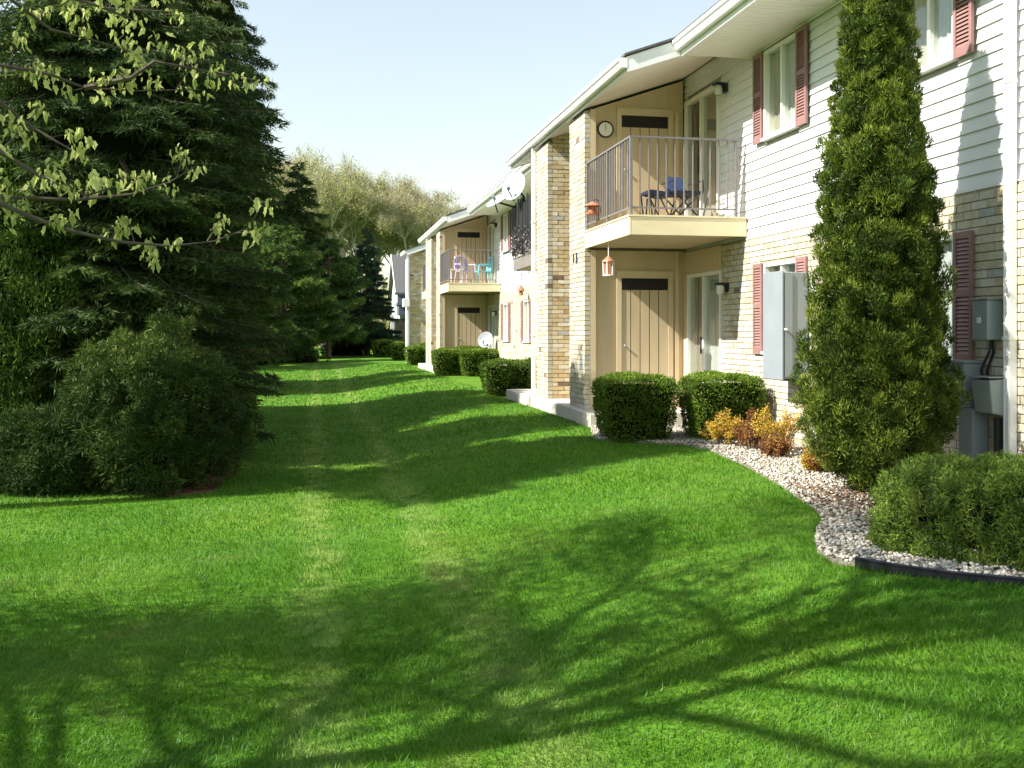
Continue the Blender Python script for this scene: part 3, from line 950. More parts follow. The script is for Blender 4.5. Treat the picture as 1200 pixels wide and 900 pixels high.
def build_house():
    t = thing('house', (7.5, 70, 0), 'pale far house with grey roof and blue grey porch seen past the spruce', 'house')
    x0, x1, y0, y1 = 5.45, 14, 68, 75
    MB().box(x0, x1, y0, y1, 0, 4.1).build('wall', M['siding'], t)
    ym = (y0 + y1) / 2
    b = MB(); n = len(b.v)
    b.v += [(x0, y0, 4.1), (x0, y1, 4.1), (x0, ym, 6.6), (x1, y0, 4.1), (x1, y1, 4.1), (x1, ym, 6.6)]
    b.f += [(0, 1, 2), (3, 5, 4), (0, 3, 4, 1)]; b.m += [0, 0, 0]
    b.build('gable', M['siding'], t)
    for ya, yb in ((y0 - .4, ym), (y1 + .4, ym)):
        b = MB(); b.v += [(x0 - .3, ya, 3.85), (x1 + .3, ya, 3.85), (x1 + .3, yb, 6.65), (x0 - .3, yb, 6.65), (x0 - .3, ya, 4.0), (x1 + .3, ya, 4.0), (x1 + .3, yb, 6.8), (x0 - .3, yb, 6.8)]
        for q in ((3, 2, 1, 0), (4, 5, 6, 7), (0, 1, 5, 4), (1, 2, 6, 5), (2, 3, 7, 6), (3, 0, 4, 7)):
            b.f.append(q); b.m.append(0)
        b.build('roof', M['greyroof'], t)
        b = MB(); b.v += [(x0 - .33, ya, 3.8), (x0 - .33, yb, 6.6), (x0 - .33, yb, 6.83), (x0 - .33, ya, 4.03), (x0 - .29, ya, 3.8), (x0 - .29, yb, 6.6), (x0 - .29, yb, 6.83), (x0 - .29, ya, 4.03)]
        for q in ((0, 1, 2, 3), (7, 6, 5, 4), (0, 4, 5, 1), (2, 6, 7, 3)):
            b.f.append(q); b.m.append(0)
        b.build('rake_board', M['white'], t)
    b = MB(); b.box(x0 - .2, x1, y0 - 1.8, y0, 2.5, 3.15); b.box(x0 - .3, x1, y0 - 1.9, y0, 3.15, 3.3); p = b.build('porch_roof', M['greyhouse'], t)
    for xx in (4.75, 5.7, 7.2, 9):
        MB().box(xx, xx + .22, y0 - 1.7, y0 - 1.48, 0, 2.5).build('column', M['white'], t)
    for xx in (5.1, 6.3, 8):
        w = MB().box(xx, xx + .9, y0 - .05, y0 + .02, .8, 2.3).build('window', M['greyhouse'], t)
        MB().box(xx + .08, xx + .82, y0 - .062, y0 - .052, .88, 2.22).build('pane', M['dim'], w)
    w = MB().box(5.3, 6.2, y0 - .04, y0 + .02, 3.3, 3.9).build('window', M['greyhouse'], t)
build_house()

# ------------------------------------------------------------------ things on and at the building
def dial():
    t = thing('wall_thermometer', (4.35, 15.13, 4.33), 'round white dial with dark rim hung on the tan wall beside the upper storage door', 'thermometer')
    MB().lathe([(.0, 0), (.125, 0), (.13, .02), (.128, .035), (.108, .035), (.106, .024)], (4.35, 15.125, 4.47), 28, axis=(0, -1, 0)).build('rim', M['black'], t, smooth=True)
    d = MB().lathe([(.0, .026), (.108, .026)], (4.35, 15.125, 4.47), 28, axis=(0, -1, 0)).build('face', M['dial'], t)
    MB().box(4.347, 4.353, 15.093, 15.096, 4.44, 4.55).build('needle', M['black'], t)
dial()

def lantern():
    x, y = 4.09, 14.05
    t = thing('hanging_lantern', (x, y, 2.17), 'copper and glass lantern hanging by a wire under the near balcony', 'lantern')
    MB().tube([(x, y, 2.66), (x, y, 2.44)], .006, 6).build('wire', M['wplastic'], t)
    MB().lathe([(.015, .27), (.03, .255), (.095, .20), (.098, .19), (.05, .19)], (x, y, 2.18), 16).build('cap', M['copper'], t, smooth=False)
    b = MB()
    for k in range(6):
        a = k * math.pi / 3
        b.tube([(x + .075 * math.cos(a), y + .075 * math.sin(a), 2.18), (x + .08 * math.cos(a), y + .08 * math.sin(a), 2.37)], .008, 5)
    b.lathe([(.0, 0), (.082, 0), (.082, .018), (.0, .018)], (x, y, 2.17), 14)
    b.build('cage', M['wplastic'], t)
    MB().lathe([(.06, .0), (.066, .18)], (x, y, 2.185), 12).build('glass', M['copper'], t)
lantern()

def feeder():
    x, y = 3.95, 14.4
    t = thing('bird_feeder', (x, y, 3.08), 'terracotta bird feeder clipped to the front railing of the near balcony', 'bird feeder')
    MB().lathe([(.01, .19), (.12, .13), (.125, .12), (.03, .125)], (x, y, 3.08), 12).build('roof', M['terra'], t)
    MB().lathe([(.0, 0), (.1, .0), (.105, .03), (.06, .035), (.055, .125), (.0, .125)], (x, y, 3.08), 12).build('cup', M['terra'], t, smooth=False)
    MB().tube([(x, y, 3.26), (x + .05, y, 3.3), (4.05, y, 3.28)], .006, 5).build('hook', M['black'], t)
feeder()

def footstool():
    t = thing('folding_footrest', (4.75, 13.6, 2.9), 'low navy canvas footrest with looping dark wire legs on the near balcony', 'footrest')
    b = MB()
    for i in range(8):
        x = 4.48 + i * .065; z = 3.27 + .01 * math.cos(i * .9)
        b.box(x, x + .064, 13.4, 13.8, z - .015 * math.sin(i / 7 * math.pi), z + .04)
    b.build('seat', M['navy'], t)
    for yy in (13.41, 13.79):
        MB().tube([(4.49, yy, 3.28), (4.53, yy, 2.93), (4.56, yy, 2.92), (4.58, yy, 3.25)], .011, 6).build('leg', M['black'], t)
        MB().tube([(4.62, yy, 3.25), (4.78, yy, 2.95), (4.84, yy, 2.92), (4.9, yy, 2.96), (5.0, yy, 3.27)], .011, 6).build('leg', M['black'], t)
footstool()

def camp_chair():
    t = thing('folding_chair', (5.1, 13.75, 2.9), 'folding camp chair with blue back and crossed dark legs on the near balcony', 'chair')
    MB().box(4.9, 5.3, 13.5, 14.0, 3.30, 3.335).build('seat', M['navy'], t)
    b = MB(); b.v += [(4.93, 14.02, 3.33), (5.27, 14.02, 3.33), (5.22, 14.16, 3.62), (4.98, 14.16, 3.62), (4.93, 14.05, 3.33), (5.27, 14.05, 3.33), (5.22, 14.19, 3.62), (4.98, 14.19, 3.62)]
    for q in ((0, 1, 2, 3), (7, 6, 5, 4), (0, 4, 5, 1), (1, 5, 6, 2), (2, 6, 7, 3), (3, 7, 4, 0)):
        b.f.append(q); b.m.append(0)
    b.build('backrest', M['blue'], t)
    for yy in (13.51, 14.0):
        MB().tube([(4.88, yy, 2.915), (5.3, yy, 3.34)], .012, 6).build('leg', M['black'], t)
        MB().tube([(5.3, yy + .025, 2.915), (4.88, yy + .025, 3.34)], .012, 6).build('leg', M['black'], t)
    for xx in (4.9, 5.3):
        MB().tube([(xx, 13.5, 3.33), (xx, 13.52, 3.48), (xx, 14.1, 3.5)], .011, 6).build('armrest', M['black'], t)
    MB().tube([(5.3, 13.55, 2.92), (5.45, 13.6, 3.42)], .012, 6).build('stretcher', M['rail'], t)
camp_chair()

def plastic_chair(loc, rz, m, label, hs=1.0):
    t = thing('plastic_chair', loc, label, 'chair', 'plastic chairs on the far balcony')
    t.rotation_euler = (0, 0, rz)
    w = WL[t]
    def at(b, name):
        b.v = [(x + w[0], y + w[1], z + w[2]) for x, y, z in b.v]
        return b.build(name, m, t)
    at(MB().box(-.22, .22, -.22, .22, .40, .43), 'seat')
    for sx in (-1, 1):
        for sy in (-1, 1):
            at(MB().tube([(sx * .24, sy * .25, 0), (sx * .2, sy * .2, .41)], [.018, .025], 6), 'leg')
    b = MB()
    b.box(-.22, .22, .2, .235, .43, .5)
    for k in range(4):
        x = -.17 + k * .1135
        b.tube([(x, .22, .48), (x * 1.05, .28, .78)], .03, 6)
    n = 10
    b.tube([(-.22, .22, .45), (-.24, .27, .72), (-.18, .29, .86), (0, .3, .90), (.18, .29, .86), (.24, .27, .72), (.22, .22, .45)], .035, 6)
    at(b, 'backrest')
    for sx in (-1, 1):
        at(MB().tube([(sx * .24, -.22, .42), (sx * .26, -.2, .62), (sx * .26, .22, .64)], .022, 6), 'armrest')
plastic_chair((4.65, 32.2, 2.9), math.radians(25), M['plastic'], 'lilac white plastic chair with slotted back on the far balcony')
plastic_chair((5.25, 32.4, 2.9), math.radians(-80), M['turq'], 'turquoise plastic chair on the far balcony near the wall')

def plastic_table():
    x, y, z = 4.3, 31.8, 2.9
    t = thing('side_table', (x, y, z), 'small white plastic table on the far balcony beside the lilac chair', 'table')
    MB().box(x - .22, x + .22, y - .2, y + .2, z + .42, z + .45).build('tabletop', M['wplastic'], t)
    for sx in (-1, 1):
        for sy in (-1, 1):
            MB().box(x + sx * .17 - .025, x + sx * .17 + .025, y + sy * .15 - .02, y + sy * .15 + .02, z, z + .42).build('leg', M['wplastic'], t)
plastic_table()

def sat_dish(loc, aim, r, pole, label, mesh=False, flat=.9):
    t = thing('satellite_dish', (pole[0][0], pole[0][1], pole[0][2]), label, 'satellite dish', None)
    ax = Vector(aim).normalized()
    prof = [(r * k / 8, r * .22 * (k / 8) ** 2) for k in range(9)]
    prof += [(r * 1.01, r * .22), (r * .99, r * .2)] + [(r * k / 8, r * .22 * (k / 8) ** 2 - .012) for k in range(7, -1, -1)]
    b = MB().lathe(prof, loc, 24, axis=aim)
    b.build('reflector', M['dishmesh'] if mesh else M['dish'], t, smooth=True)
    L = Vector(loc)
    f = L + ax * r * .95 + Vector((0, 0, -r * .35))
    MB().tube([L + Vector((0, 0, -r)) + ax * .05, f], .014, 6).build('feed_arm', M['rail'], t)
    MB().tube([f, f - ax * .09], [.035, .03], 8).build('feed_horn', M['gmetal2'], t)
    MB().tube([L - ax * .02, *[Vector(q) for q in pole[::-1]]], .02, 6).build('mast', M['darkrail'], t)
sat_dish((3.86, 19.75, 4.22), (-.75, -.55, .28), .29, [(4.05, 19.8, 3.9), (4.03, 19.8, 4.05)], 'larger pale dish on the black balcony railing next to the downspout')
sat_dish((3.66, 20.5, 4.02), (-.55, -.25, .8), .26, [(4.05, 20.4, 3.9), (3.95, 20.42, 3.92)], 'tilted pale dish hanging outward at the far end of the black balcony')
sat_dish((5.28, 31.9, 1.13), (-.6, -.75, .3), .26, [(5.32, 31.95, .05), (5.32, 31.95, .9)], 'round grey mesh dish on a mast at the far ground floor patio', mesh=True)

def screen():
    """dark slatted privacy screen along the outer side of the black balcony, with withered vine"""
    t = thing('privacy_screen', (4.0, 19.6, 2.95), 'black slatted screen with withered vines tied to the black balcony railing', 'screen')
    rng = random.Random(5)
    y = 18.58; i = 0
    while y < 20.72:
        w = rng.uniform(.05, .09)
        top = 3.95 + rng.uniform(-.12, .12) + (.1 if y < 19 else 0)
        MB().box(3.975 + rng.uniform(-.006, .006), 3.99, y, y + w, 2.93 + rng.uniform(0, .05), top).build('slat', M['darkrail'], t)
        y += w + rng.uniform(.008, .03)
    b = MB()
    for z in (3.2, 3.7):
        b.box(3.991, 4.012, 18.58, 20.72, z, z + .04)
    b.build('cross_rail', M['darkrail'], t)
    # far narrow face seen from the lawn
    b = MB()
    for k in range(10):
        x = 4.05 + k * .13
        b.box(x, x + .07, 20.76, 20.775, 2.95, 3.9 + rng.uniform(-.1, .1))
    b.build('end_panel', M['darkrail'], t)
    rg = np.random.default_rng(4)
    n = 700
    P = np.stack([np.full(n, 3.965) + rg.normal(0, .015, n), rg.uniform(18.7, 20.6, n), 2.9 + np.abs(rg.normal(0, .28, n))], 1)
    n = 260; P = P[:n]
    V, F, T = shards(P, unit(rg.normal(size=(n, 3)) + [0, 0, -.4]), .08, .03, rg.random(n), rg)
    V = V - np.array(WL[t])
    props(link('withered_vine', np_mesh('withered_vine', V, F, M['dryvine']), t))
screen()

def small_feeder():
    x, y = 5.15, 22.3
    t = thing('hanging_feeder', (x, y, 2.05), 'small red brown hanging feeder by the wall below the black balcony', 'bird feeder')
    x = 5.4; y = 26.9
    t.location = (x, y, 2.1); WL[t] = (x, y, 2.1)
    MB().lathe([(.01, .26), (.10, .1), (.105, .08), (.03, .08)], (x, y, 2.4), 12).build('roof', M['terra'], t)
    MB().lathe([(.0, 0), (.06, 0), (.06, .1), (.03, .12)], (x, y, 2.36), 10).build('cup', M['terra'], t)
    MB().tube([(x, y, 2.7), (x + .02, y, 2.98), (5.64, y, 3.0)], .012, 6).build('bracket', M['black'], t)
small_feeder()

def cabinet():
    t = thing('utility_cabinet', (5.46, 11.25, .83), 'tall grey metal cabinet fixed in front of the lower window', 'cabinet')
    b = MB(); b.box(5.29, 5.60, 11.0, 11.5, .83, 2.06); b.build('body', M['gmetal'], t, bevel=.008)
    b = MB(); b.box(5.272, 5.289, 10.985, 11.505, .815, 2.075); b.build('door', M['gmetal'], t, bevel=.004)
    MB().box(5.305, 5.40, 10.988, 10.999, .85, 2.04).build('side_panel', M['gmetal'], t)
    b = MB(); b.tube([(5.30, 10.97, 1.40), (5.30, 10.93, 1.40)], .014, 8); b.build('latch', M['wplastic'], t)
    b = MB(); b.tube([(5.30, 10.965, 1.40), (5.43, 10.975, 1.30)], .007, 6); b.build('rod', M['rail'], t)
    MB().box(5.5, 5.61, 11.02, 11.48, .79, .828).build('bracket', M['gmetal2'], t)
cabinet()

def meters():
    t = thing('meter_box', (5.55, 7.7, 1.29), 'small grey electric meter box high on the shaded brick beside the downspout', 'meter box')
    MB().box(5.47, 5.612, 7.6, 7.80, 1.30, 1.635).build('body', M['gmetal2'], t, bevel=.008)
    MB().box(5.462, 5.63, 7.585, 7.81, 1.636, 1.65).build('lid', M['gmetal2'], t, bevel=.003)
    MB().box(5.463, 5.469, 7.68, 7.73, 1.44, 1.49).build('plate', M['wplastic'], t)
    for k, (xx, dx) in enumerate(((5.55, -.03), (5.58, .0))):
        MB().tube([(xx, 7.66 + .03 * k, 1.30), (xx + dx, 7.64 + .03 * k, 1.2), (xx + dx - .02, 7.72, 1.05), (xx, 7.76, .9)], .012, 6).build('conduit', M['black'], t)
    t = thing('meter_box', (5.53, 7.62, .62), 'wide grey tapered utility box above the low juniper beside the downspout', 'meter box')
    b = MB(); b.v += [(5.44, 7.49, .70), (5.61, 7.49, .66), (5.61, 7.72, .66), (5.44, 7.72, .70), (5.41, 7.49, .97), (5.61, 7.49, .985), (5.61, 7.74, .985), (5.41, 7.74, .97)]
    for q in ((3, 2, 1, 0), (4, 5, 6, 7), (0, 1, 5, 4), (1, 2, 6, 5), (2, 3, 7, 6), (3, 0, 4, 7)):
        b.f.append(q); b.m.append(0)
    b.build('body', M['gmetal2'], t, bevel=.01)
    MB().box(5.395, 5.62, 7.48, 7.75, .988, 1.0).build('lid', M['gmetal'], t, bevel=.003)
    MB().box(5.5, 5.60, 7.52, 7.56, .05, .66).build('conduit', M['black'], t)
    t = thing('utility_pedestal', (5.5, 7.95, .03), 'grey utility pedestal partly hidden behind the tall arborvitae', 'utility box')
    MB().box(5.42, 5.60, 7.84, 8.1, .72, 1.10).build('body', M['gmetal2'], t, bevel=.01)
    MB().box(5.41, 5.61, 7.83, 8.11, 1.101, 1.125).build('lid', M['gmetal2'], t, bevel=.003)
    MB().box(5.44, 5.59, 7.76, 7.94, .03, .719).build('post', M['gmetal2'], t)
meters()

# edging strip
def edging():
    pts = [(3.085, 5.475), (3.235, 5.245), (3.42, 5.035), (3.705, 4.845), (4.08, 4.59), (4.475, 4.315), (5.0, 3.97)]
    b = MB()
    for (x0, y0), (x1, y1) in zip(pts[:-1], pts[1:]):
        d = Vector((x1 - x0, y1 - y0, 0)).normalized(); nrm = Vector((d.y, -d.x, 0)) * .01
        q = [(x0 - nrm.x, y0 - nrm.y), (x0 + nrm.x, y0 + nrm.y), (x1 + nrm.x, y1 + nrm.y), (x1 - nrm.x, y1 - nrm.y)]
        b.prism_z(q, -.03, .045)
    b.tube([(x, y, .047) for x, y in pts], .013, 6)
    props(b.build('lawn_edging', M['edging']), 'black plastic edging strip between lawn and pale stones', 'edging')
edging()

# pebbles
def pebbles():
    rng = np.random.default_rng(21)
    ph = (1 + 5 ** .5) / 2
    ico = np.array([(-1, ph, 0), (1, ph, 0), (-1, -ph, 0), (1, -ph, 0), (0, -1, ph), (0, 1, ph), (0, -1, -ph), (0, 1, -ph), (ph, 0, -1), (ph, 0, 1), (-ph, 0, -1), (-ph, 0, 1)]) / 1.9
    fc = np.array([(0, 11, 5), (0, 5, 1), (0, 1, 7), (0, 7, 10), (0, 10, 11), (1, 5, 9), (5, 11, 4), (11, 10, 2), (10, 7, 6), (7, 1, 8), (3, 9, 4), (3, 4, 2), (3, 2, 6), (3, 6, 8), (3, 8, 9), (4, 9, 5), (2, 4, 11), (6, 2, 10), (8, 6, 7), (9, 8, 1)])
    n = 40000
    x = rng.uniform(2.9, 5.6, n); y = rng.uniform(4.3, 14.2, n)
    ok = in_poly(x, y, BED)
    dens = np.where(y < 9.5, 1, .6)
    ok &= rng.random(n) < dens
    x, y = x[ok], y[ok]; n = len(x)
    r = rng.uniform(.008, .0165, n)
    sc = np.stack([r * rng.uniform(.8, 1.5, n), r * rng.uniform(.8, 1.4, n), r * rng.uniform(.55, .95, n)], 1)
    octa = np.array([(1, 0, 0), (-1, 0, 0), (0, 1, 0), (0, -1, 0), (0, 0, 1), (0, 0, -1)]) * 1.05
    fo = np.array([(0, 2, 4), (2, 1, 4), (1, 3, 4), (3, 0, 4), (2, 0, 5), (1, 2, 5), (3, 1, 5), (0, 3, 5)])
    a = rng.uniform(0, 6.28, n); b_ = rng.uniform(-.7, .7, n); zz = .014 + rng.uniform(0, .022, n)
    VV, FF, MI, o_ = [], [], [], 0
    for sel, bv, bf in ((y < 7.6, ico, fc), (y >= 7.6, octa, fo)):
        m_ = int(sel.sum()); k = len(bv)
        v = bv[None] * (1 + rng.uniform(-.22, .22, (m_, k, 1))) * sc[sel][:, None]
        ca, sa, cb, sb = (f(t[sel])[:, None] for t, f in ((a, np.cos), (a, np.sin), (b_, np.cos), (b_, np.sin)))
        vy = v[..., 1] * cb - v[..., 2] * sb; vz = v[..., 1] * sb + v[..., 2] * cb; vx = v[..., 0]
        VV.append(np.stack([vx * ca - vy * sa + x[sel][:, None], vx * sa + vy * ca + y[sel][:, None], vz + zz[sel][:, None]], -1).reshape(-1, 3))
        FF.append((bf[None] + np.arange(m_)[:, None, None] * k).reshape(-1, 3) + o_); o_ += m_ * k
        MI.append(np.repeat(rng.choice(3, m_, p=[.58, .28, .14]), len(bf)))
    V, F, mi = np.concatenate(VV), np.concatenate(FF), np.concatenate(MI)
    o = link('pebbles', np_mesh('pebbles', V, F, [M['stone0'], M['stone1'], M['stone2']], mi=mi))
    props(o, 'loose white and cream stone chips covering the planting bed', kind='stuff')
pebbles()

def litter():
    rng = np.random.default_rng(8)
    n = 900
    x = rng.normal(4.2, .34, n); y = rng.normal(7.5, .5, n)
    ok = in_poly(x, y, BED); x, y = x[ok], y[ok]; n = len(x)
    P = np.stack([x, y, np.full(n, .042) + rng.uniform(0, .02, n)], 1)
    D = unit(np.stack([rng.normal(size=n), rng.normal(size=n), rng.normal(0, .25, n)], 1))
    V, F, T = shards(P, D, .045, .02, rng.random(n), rng, True)
    props(link('leaf_litter', np_mesh('leaf_litter', V, F, M['dried'])), 'brown fallen needles and leaves below the tall arborvitae', kind='stuff')
    n = 14000
    x = rng.uniform(-5.5, -.9, n); y = rng.uniform(11, 24, n)
    ok = in_poly(x, y, MULCH); x, y = x[ok], y[ok]; n = len(x)
    P = np.stack([x, y, np.full(n, -.344) + rng.uniform(0, .02, n)], 1)
    D = unit(np.stack([rng.normal(size=n), rng.normal(size=n), rng.normal(0, .3, n)], 1))
    V, F, T = shards(P, D, .075, .03, rng.random(n), rng, True)
    props(link('mulch_chips', np_mesh('mulch_chips', V, F, M['mulch'])), 'loose bark chips on the mulch bed', kind='stuff')
litter()

# ------------------------------------------------------------------ grass blades
def grass():
    rng = np.random.default_rng(31)
    parts = []
    zones = []
    for (d0, d1, dens, L, W, two) in ((2.7, 5.6, 8200, .042, .0046, True), (5.6, 8.4, 4300, .042, .0062, False), (8.4, 13, 2000, .042, .0095, False), (13, 24, 520, .045, .017, False), (24, 45, 90, .065, .035, False)):
        zones.append((d0, d1, -.62, .6, dens, L, W, two))
        k = .45 if d1 < 9 else .7                       # thinner, broader blades outside the picture's edges
        for u0, u1 in ((-1.35, -.62), (.6, 1.2)):
            zones.append((d0, d1, u0, u1, dens * k * .5, L, W * 1.7, False))
    zones.append((.8, 2.7, -1.6, 1.6, 2400, .045, .009, False))
    for (d0, d1, u0, u1, dens, L, W, two) in zones:
        area = (u1 - u0) * (d1 * d1 - d0 * d0) / 2
        n = int(area * dens)
        d = np.sqrt(rng.uniform(d0 * d0, d1 * d1, n)); u = rng.uniform(u0, u1, n)
        x = d * (u * C_ + S_); y = d * (C_ - u * S_)
        ok = ~in_poly(x, y, BED) & ~in_poly(x, y, MULCH) & (x < 5.5) & ~((x > 3.88) & (y > 13.2))
        x, y = x[ok], y[ok]; n = len(x)
        # tufts: height and lean vary in patches
        tuft = np.sin(x * 7.3 + np.sin(y * 5.1)) * np.sin(y * 6.7 + np.sin(x * 4.3))
        big = np.sin(x * 1.9 + 1.3 * np.sin(y * 1.3)) * np.cos(y * 2.3)
        P = np.stack([x, y, ground_z(x, y) - .004], 1)
        lean = np.stack([.35 * np.sin(x * 3.1 + y * 2.3) + rng.normal(0, .42, n), .35 * np.cos(y * 2.9 - x * 1.7) + rng.normal(0, .42, n), np.ones(n)], 1)
        D = unit(lean)
        l = L * np.clip(rng.normal(.85, .22, n) + .16 * tuft + .1 * big, .3, 1.6)
        t = np.clip(rng.normal(.48, .17, n) + .09 * tuft, 0, .92)
        t[rng.random(n) < .012] = 1.0
        ang = rng.uniform(0, math.pi, n)
        Sd = np.stack([np.cos(ang), np.sin(ang), np.zeros(n)], 1) * W
        if two:
            mid = P + D * (l * .55)[:, None]
            bend = D * np.array([1.9, 1.9, .72])
            tip = mid + unit(bend) * (l * .5)[:, None]
            V = np.stack([P - Sd * .5, P + Sd * .5, mid - Sd * .4, mid + Sd * .4, tip], 1).reshape(-1, 3)
            b_ = np.arange(n)[:, None] * 5
            F = np.concatenate([b_ + np.array([[0, 1, 3]]), b_ + np.array([[0, 3, 2]]), b_ + np.array([[2, 3, 4]])])
            T = np.repeat(t, 5)
        else:
            V = np.stack([P - Sd * .5, P + Sd * .5, P + D * l[:, None]], 1).reshape(-1, 3)
            F = np.arange(n * 3).reshape(-1, 3); T = np.repeat(t, 3)
        parts.append((V, F, T))
    V, F, T = merge(parts)
    o = link('grass', np_mesh('grass', V, F, M['blade'], T))
    props(o, 'short green grass blades of the mown lawn', kind='stuff')
grass()

# ------------------------------------------------------------------ shrubs and hedges
def local(t, V):
    return V - np.array(WL[t])

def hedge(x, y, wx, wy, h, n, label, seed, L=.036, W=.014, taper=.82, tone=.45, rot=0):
    rng = np.random.default_rng(seed)
    t = thing('clipped_hedge', (x, y, 0), label, 'hedge', 'clipped hedges along the building')
    # points on a rounded tapered box: superellipse surface
    q = rng.normal(size=(n, 3)); q[:, 2] = np.where(rng.random(n) < .35, np.abs(q[:, 2]) + 1.2, q[:, 2])
    d = unit(q)
    p = 6.0
    r = 1 / (np.abs(d[:, 0]) ** p + np.abs(d[:, 1]) ** p + np.abs(d[:, 2]) ** p) ** (1 / p)
    Q = d * r[:, None]
    zf = (Q[:, 2] + 1) / 2
    k = taper + (1 - taper) * np.clip(zf * 1.3, 0, 1)
    nz = .025 * np.sin(Q[:, 0] * 7 + seed) * np.sin(Q[:, 1] * 6) + .02 * np.sin(Q[:, 2] * 9 + Q[:, 0] * 5)
    dep = 1 - np.abs(rng.normal(0, .035, n)) + nz
    P = np.stack([Q[:, 0] * k * wx / 2 * dep, Q[:, 1] * k * wy / 2 * dep, np.clip(zf * h + rng.normal(0, .014, n) + nz * .8, .02, None)], 1)
    c, s_ = math.cos(rot), math.sin(rot)
    nrm = unit(np.sign(d) * np.abs(d) ** 3)
    def R(a): return np.stack([a[:, 0] * c - a[:, 1] * s_, a[:, 0] * s_ + a[:, 1] * c, a[:, 2]], 1)
    P = R(P); nrm = R(nrm)
    D = unit(nrm * .55 + rng.normal(size=(n, 3)) * .55 + [0, 0, .3])
    tint = np.clip(rng.normal(tone, .2, n) + .12 * np.sin(P[:, 0] * 9) * np.sin(P[:, 2] * 8 + P[:, 1] * 7) + .22 * (zf > .97), 0, 1)  # leaves on the flat top tinted lighter, sunlight painted in
    V, F, T = shards(P, D, L * rng.uniform(.6, 1.3, n), W, tint, rng, True)
    o = link('foliage', np_mesh('foliage', V, F, M['hedge'], T), t)
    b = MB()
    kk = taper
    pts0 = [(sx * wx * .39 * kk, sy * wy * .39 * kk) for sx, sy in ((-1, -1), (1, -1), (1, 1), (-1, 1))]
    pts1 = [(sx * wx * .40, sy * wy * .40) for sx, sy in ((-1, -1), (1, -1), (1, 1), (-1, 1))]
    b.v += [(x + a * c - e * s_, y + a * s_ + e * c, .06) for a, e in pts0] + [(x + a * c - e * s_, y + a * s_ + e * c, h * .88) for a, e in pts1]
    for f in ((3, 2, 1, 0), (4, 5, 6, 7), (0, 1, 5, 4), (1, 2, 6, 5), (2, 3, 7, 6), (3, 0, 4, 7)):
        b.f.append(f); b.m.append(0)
    b.build('dark_core', M['darkcore'], t)  # solid core added under the leaves to block light
    for k2 in range(3):
        a = k2 * 2.1
        MB().tube([(x + .05 * math.cos(a), y + .05 * math.sin(a), 0), (x + .15 * math.cos(a), y + .15 * math.sin(a), .2)], .02, 5).build('stem', M['bark'], t)
    return t
M['darkcore'] = leaf_mat('dark_core', (.010, .013, .005), (.010, .013, .005), (.010, .013, .005), 0, .95, 0)  # near-black solid cores: interior shade painted in, added to stop light passing

hedge(3.98, 12.5, .95, .95, .79, 26000, 'squared green hedge on the lawn edge in front of the brick pier', 1, tone=.36)  # lower tone puts the tree shadow on it into the leaf tint
hedge(5.06, 12.3, .93, .95, .80, 24000, 'squared green hedge behind the yellow barberries, near the sliding door', 2)
hedge(4.05, 21.9, 1.0, 1.3, .72, 12000, 'dark shaded hedge beside the concrete stoop below the black balcony', 3, .05, .022, tone=.2)  # tint lowered to paint in the shade here
hedge(4.95, 22.3, .9, 1.2, .74, 9000, 'dark hedge close to the wall behind the shaded hedge under the black balcony', 4, .05, .022, tone=.2)  # also tinted darker to stand for shade
hedge(4.15, 32.6, .95, 1.2, .80, 9000, 'clipped hedge at the lawn side below the far balcony', 5, .055, .028)
hedge(5.1, 31.9, 1.35, 1.1, .80, 9000, 'longer clipped hedge near the wall below the far balcony', 6, .055, .028)
hedge(5.0, 33.6, 1.3, .8, .86, 5000, 'hedge tucked behind the two clipped hedges below the far balcony', 7, .06, .03)
hedge(4.25, 43.3, 1.1, 1.3, .75, 6000, 'far clipped hedge just beyond the last white downspout', 8, .06, .034)
hedge(4.2, 50.5, 1.2, 1.4, .85, 5000, 'far clipped hedge before the corner of the next building', 9, .07, .04)
hedge(5.0, 44.2, 1.6, 1.0, .85, 5000, 'far hedge against the brick end wall', 10, .07, .04)
hedge(3.9, 58, 1.6, 1.4, .9, 4000, 'farthest clipped hedge at the end of the lawn', 12, .08, .045)

def clump_shrub(name, loc, label, cat, C, R, N, n_per, m, L, W, seed, up, out, rnd, core=None, group=None, kite=True, tint_c=None, tvar=.16, tipl=.1):
    rng = np.random.default_rng(seed)
    t = thing(name, loc, label, cat, group)
    parts = [clumps(C, R, N, n_per, rng, L, W, up, out, rnd, tint_c=tint_c, kite=kite, tvar=tvar, tipl=tipl)]
    V, F, T = merge(parts)
    link('foliage', np_mesh('foliage', V, F, m, T), t)
    if core:
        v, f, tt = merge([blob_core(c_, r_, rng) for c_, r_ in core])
        link('dark_core', np_mesh('dark_core', v, f, M['darkcore'], tt), t)  # dark solid filler, blocks light through the shrub
    return t

